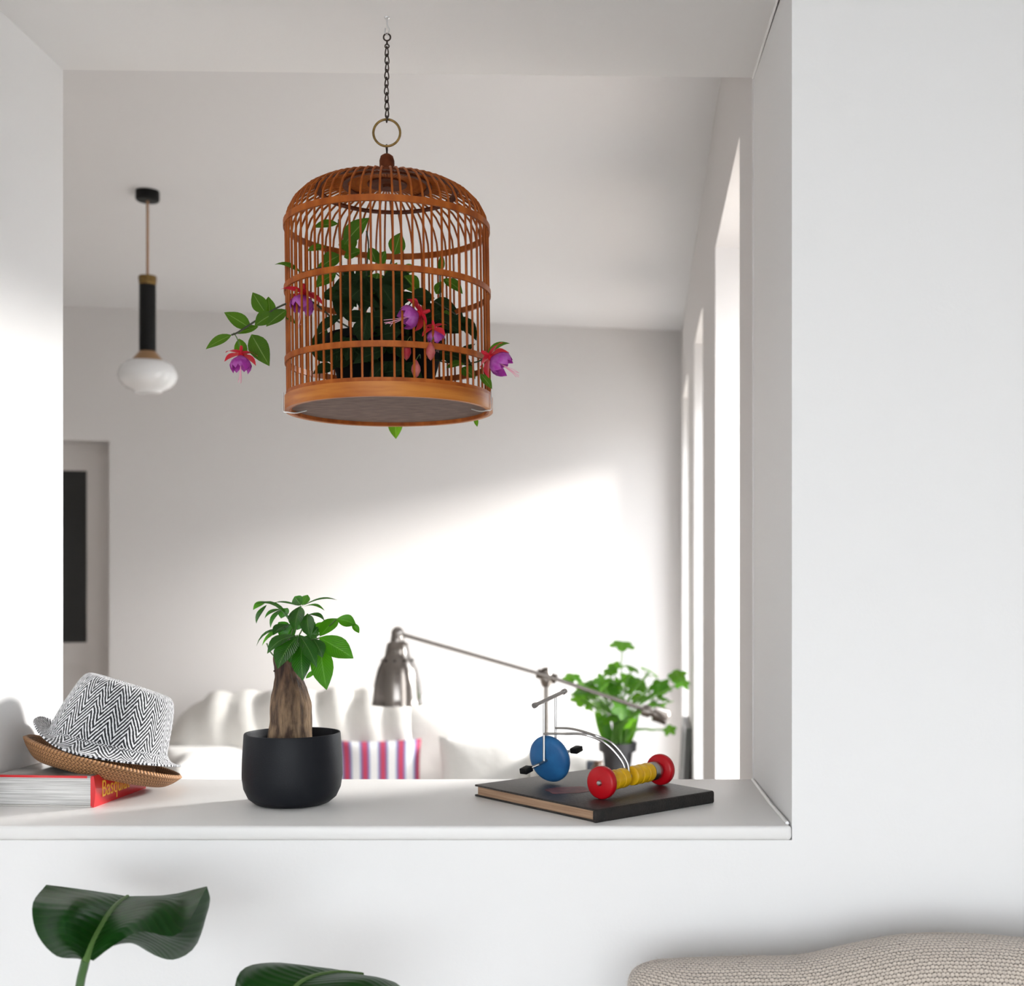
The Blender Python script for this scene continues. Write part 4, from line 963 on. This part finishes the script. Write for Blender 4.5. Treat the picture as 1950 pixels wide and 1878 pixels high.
cont = [(1192, 2080), (1192, 1960), (1194, 1890), (1204, 1852), (1240, 1834), (1290, 1829), (1350, 1827), (1420, 1825), (1490, 1825), (1545, 1820), (1600, 1807), (1650, 1796), (1700, 1786), (1760, 1780), (1830, 1780), (1900, 1784), (1960, 1789), (2100, 1796), (2300, 1800), (2500, 1805)]
cr = catmull([at(x, y, SD) for x, y in cont], 130)
v, f, u = [], [], []; nc = 34; arc = 0
for i, c in enumerate(cr):
    if i: arc += (c - cr[i - 1]).length
    t = max(0, min(1, (c.x - cr[0].x) / .10)); th = .028 + .05 * math.sqrt(max(0, 1 - (1 - t) ** 2))
    la = 0; prev = None
    for j in range(nc):
        s = j / (nc - 1)
        if s < .4:
            a = math.pi * (1 - s / .4); off = Vector((0, math.cos(a) * -th + 0, 0)); off.y = -math.cos(a) * -1 * -th
            yy = -math.cos(a) * -1; p = Vector((c.x, SD + math.cos(math.pi - a) * -th, c.z - th + math.sin(a) * th))
        else:
            p = Vector((c.x, SD - th - .03 * (s - .4), c.z - th - (s - .4) / .6 * (c.z - th - .40)))
        p += Vector((0, -1, .4)) * .006 * NZ.noise(p * 7)
        if prev is not None: la += (p - prev).length
        prev = p; v.append(p); u.append((arc, la))
for i in range(len(cr) - 1):
    for j in range(nc - 1): a = i * nc + j; f.append((a, a + 1, a + nc + 1, a + nc))
obj('woven_cover', (v, f, u), M_WOVEN, ns, True)
fv, ff = [], []; rnd = random.Random(11)
for k in range(2600):                                   # loose wool fibres
    i = rnd.randrange(4, len(cr) - 30); j = rnd.randrange(2, 20); p = v[i * nc + j].lerp(v[(i + 1) * nc + j], rnd.random())
    n = Vector((rnd.uniform(-1, 1), rnd.uniform(-1, .3), rnd.uniform(-.2, 1))).normalized() * rnd.uniform(.003, .009)
    s = Vector((rnd.uniform(-1, 1), rnd.uniform(-1, 1), rnd.uniform(-1, 1))).normalized() * .00022
    q = len(fv); fv += [p - s, p + s, p + n]; ff.append((q, q + 1, q + 2))
fz = obj('wool_fuzz', (fv, ff), mat('wool_fibre', (.66, .59, .52), 1), ns); fz['kind'] = 'stuff'
o = obj('seat', rbox(.62, 1.08, .30, 1.1, .86, .34, p=7), M_SOFA, ns, True)
for lx in (.15, 1.1):
    for ly_ in (.75, 1.42): obj('leg', tube([(lx, ly_, 0), (lx, ly_, .16)], .022, 8), M_BLACK, ns)
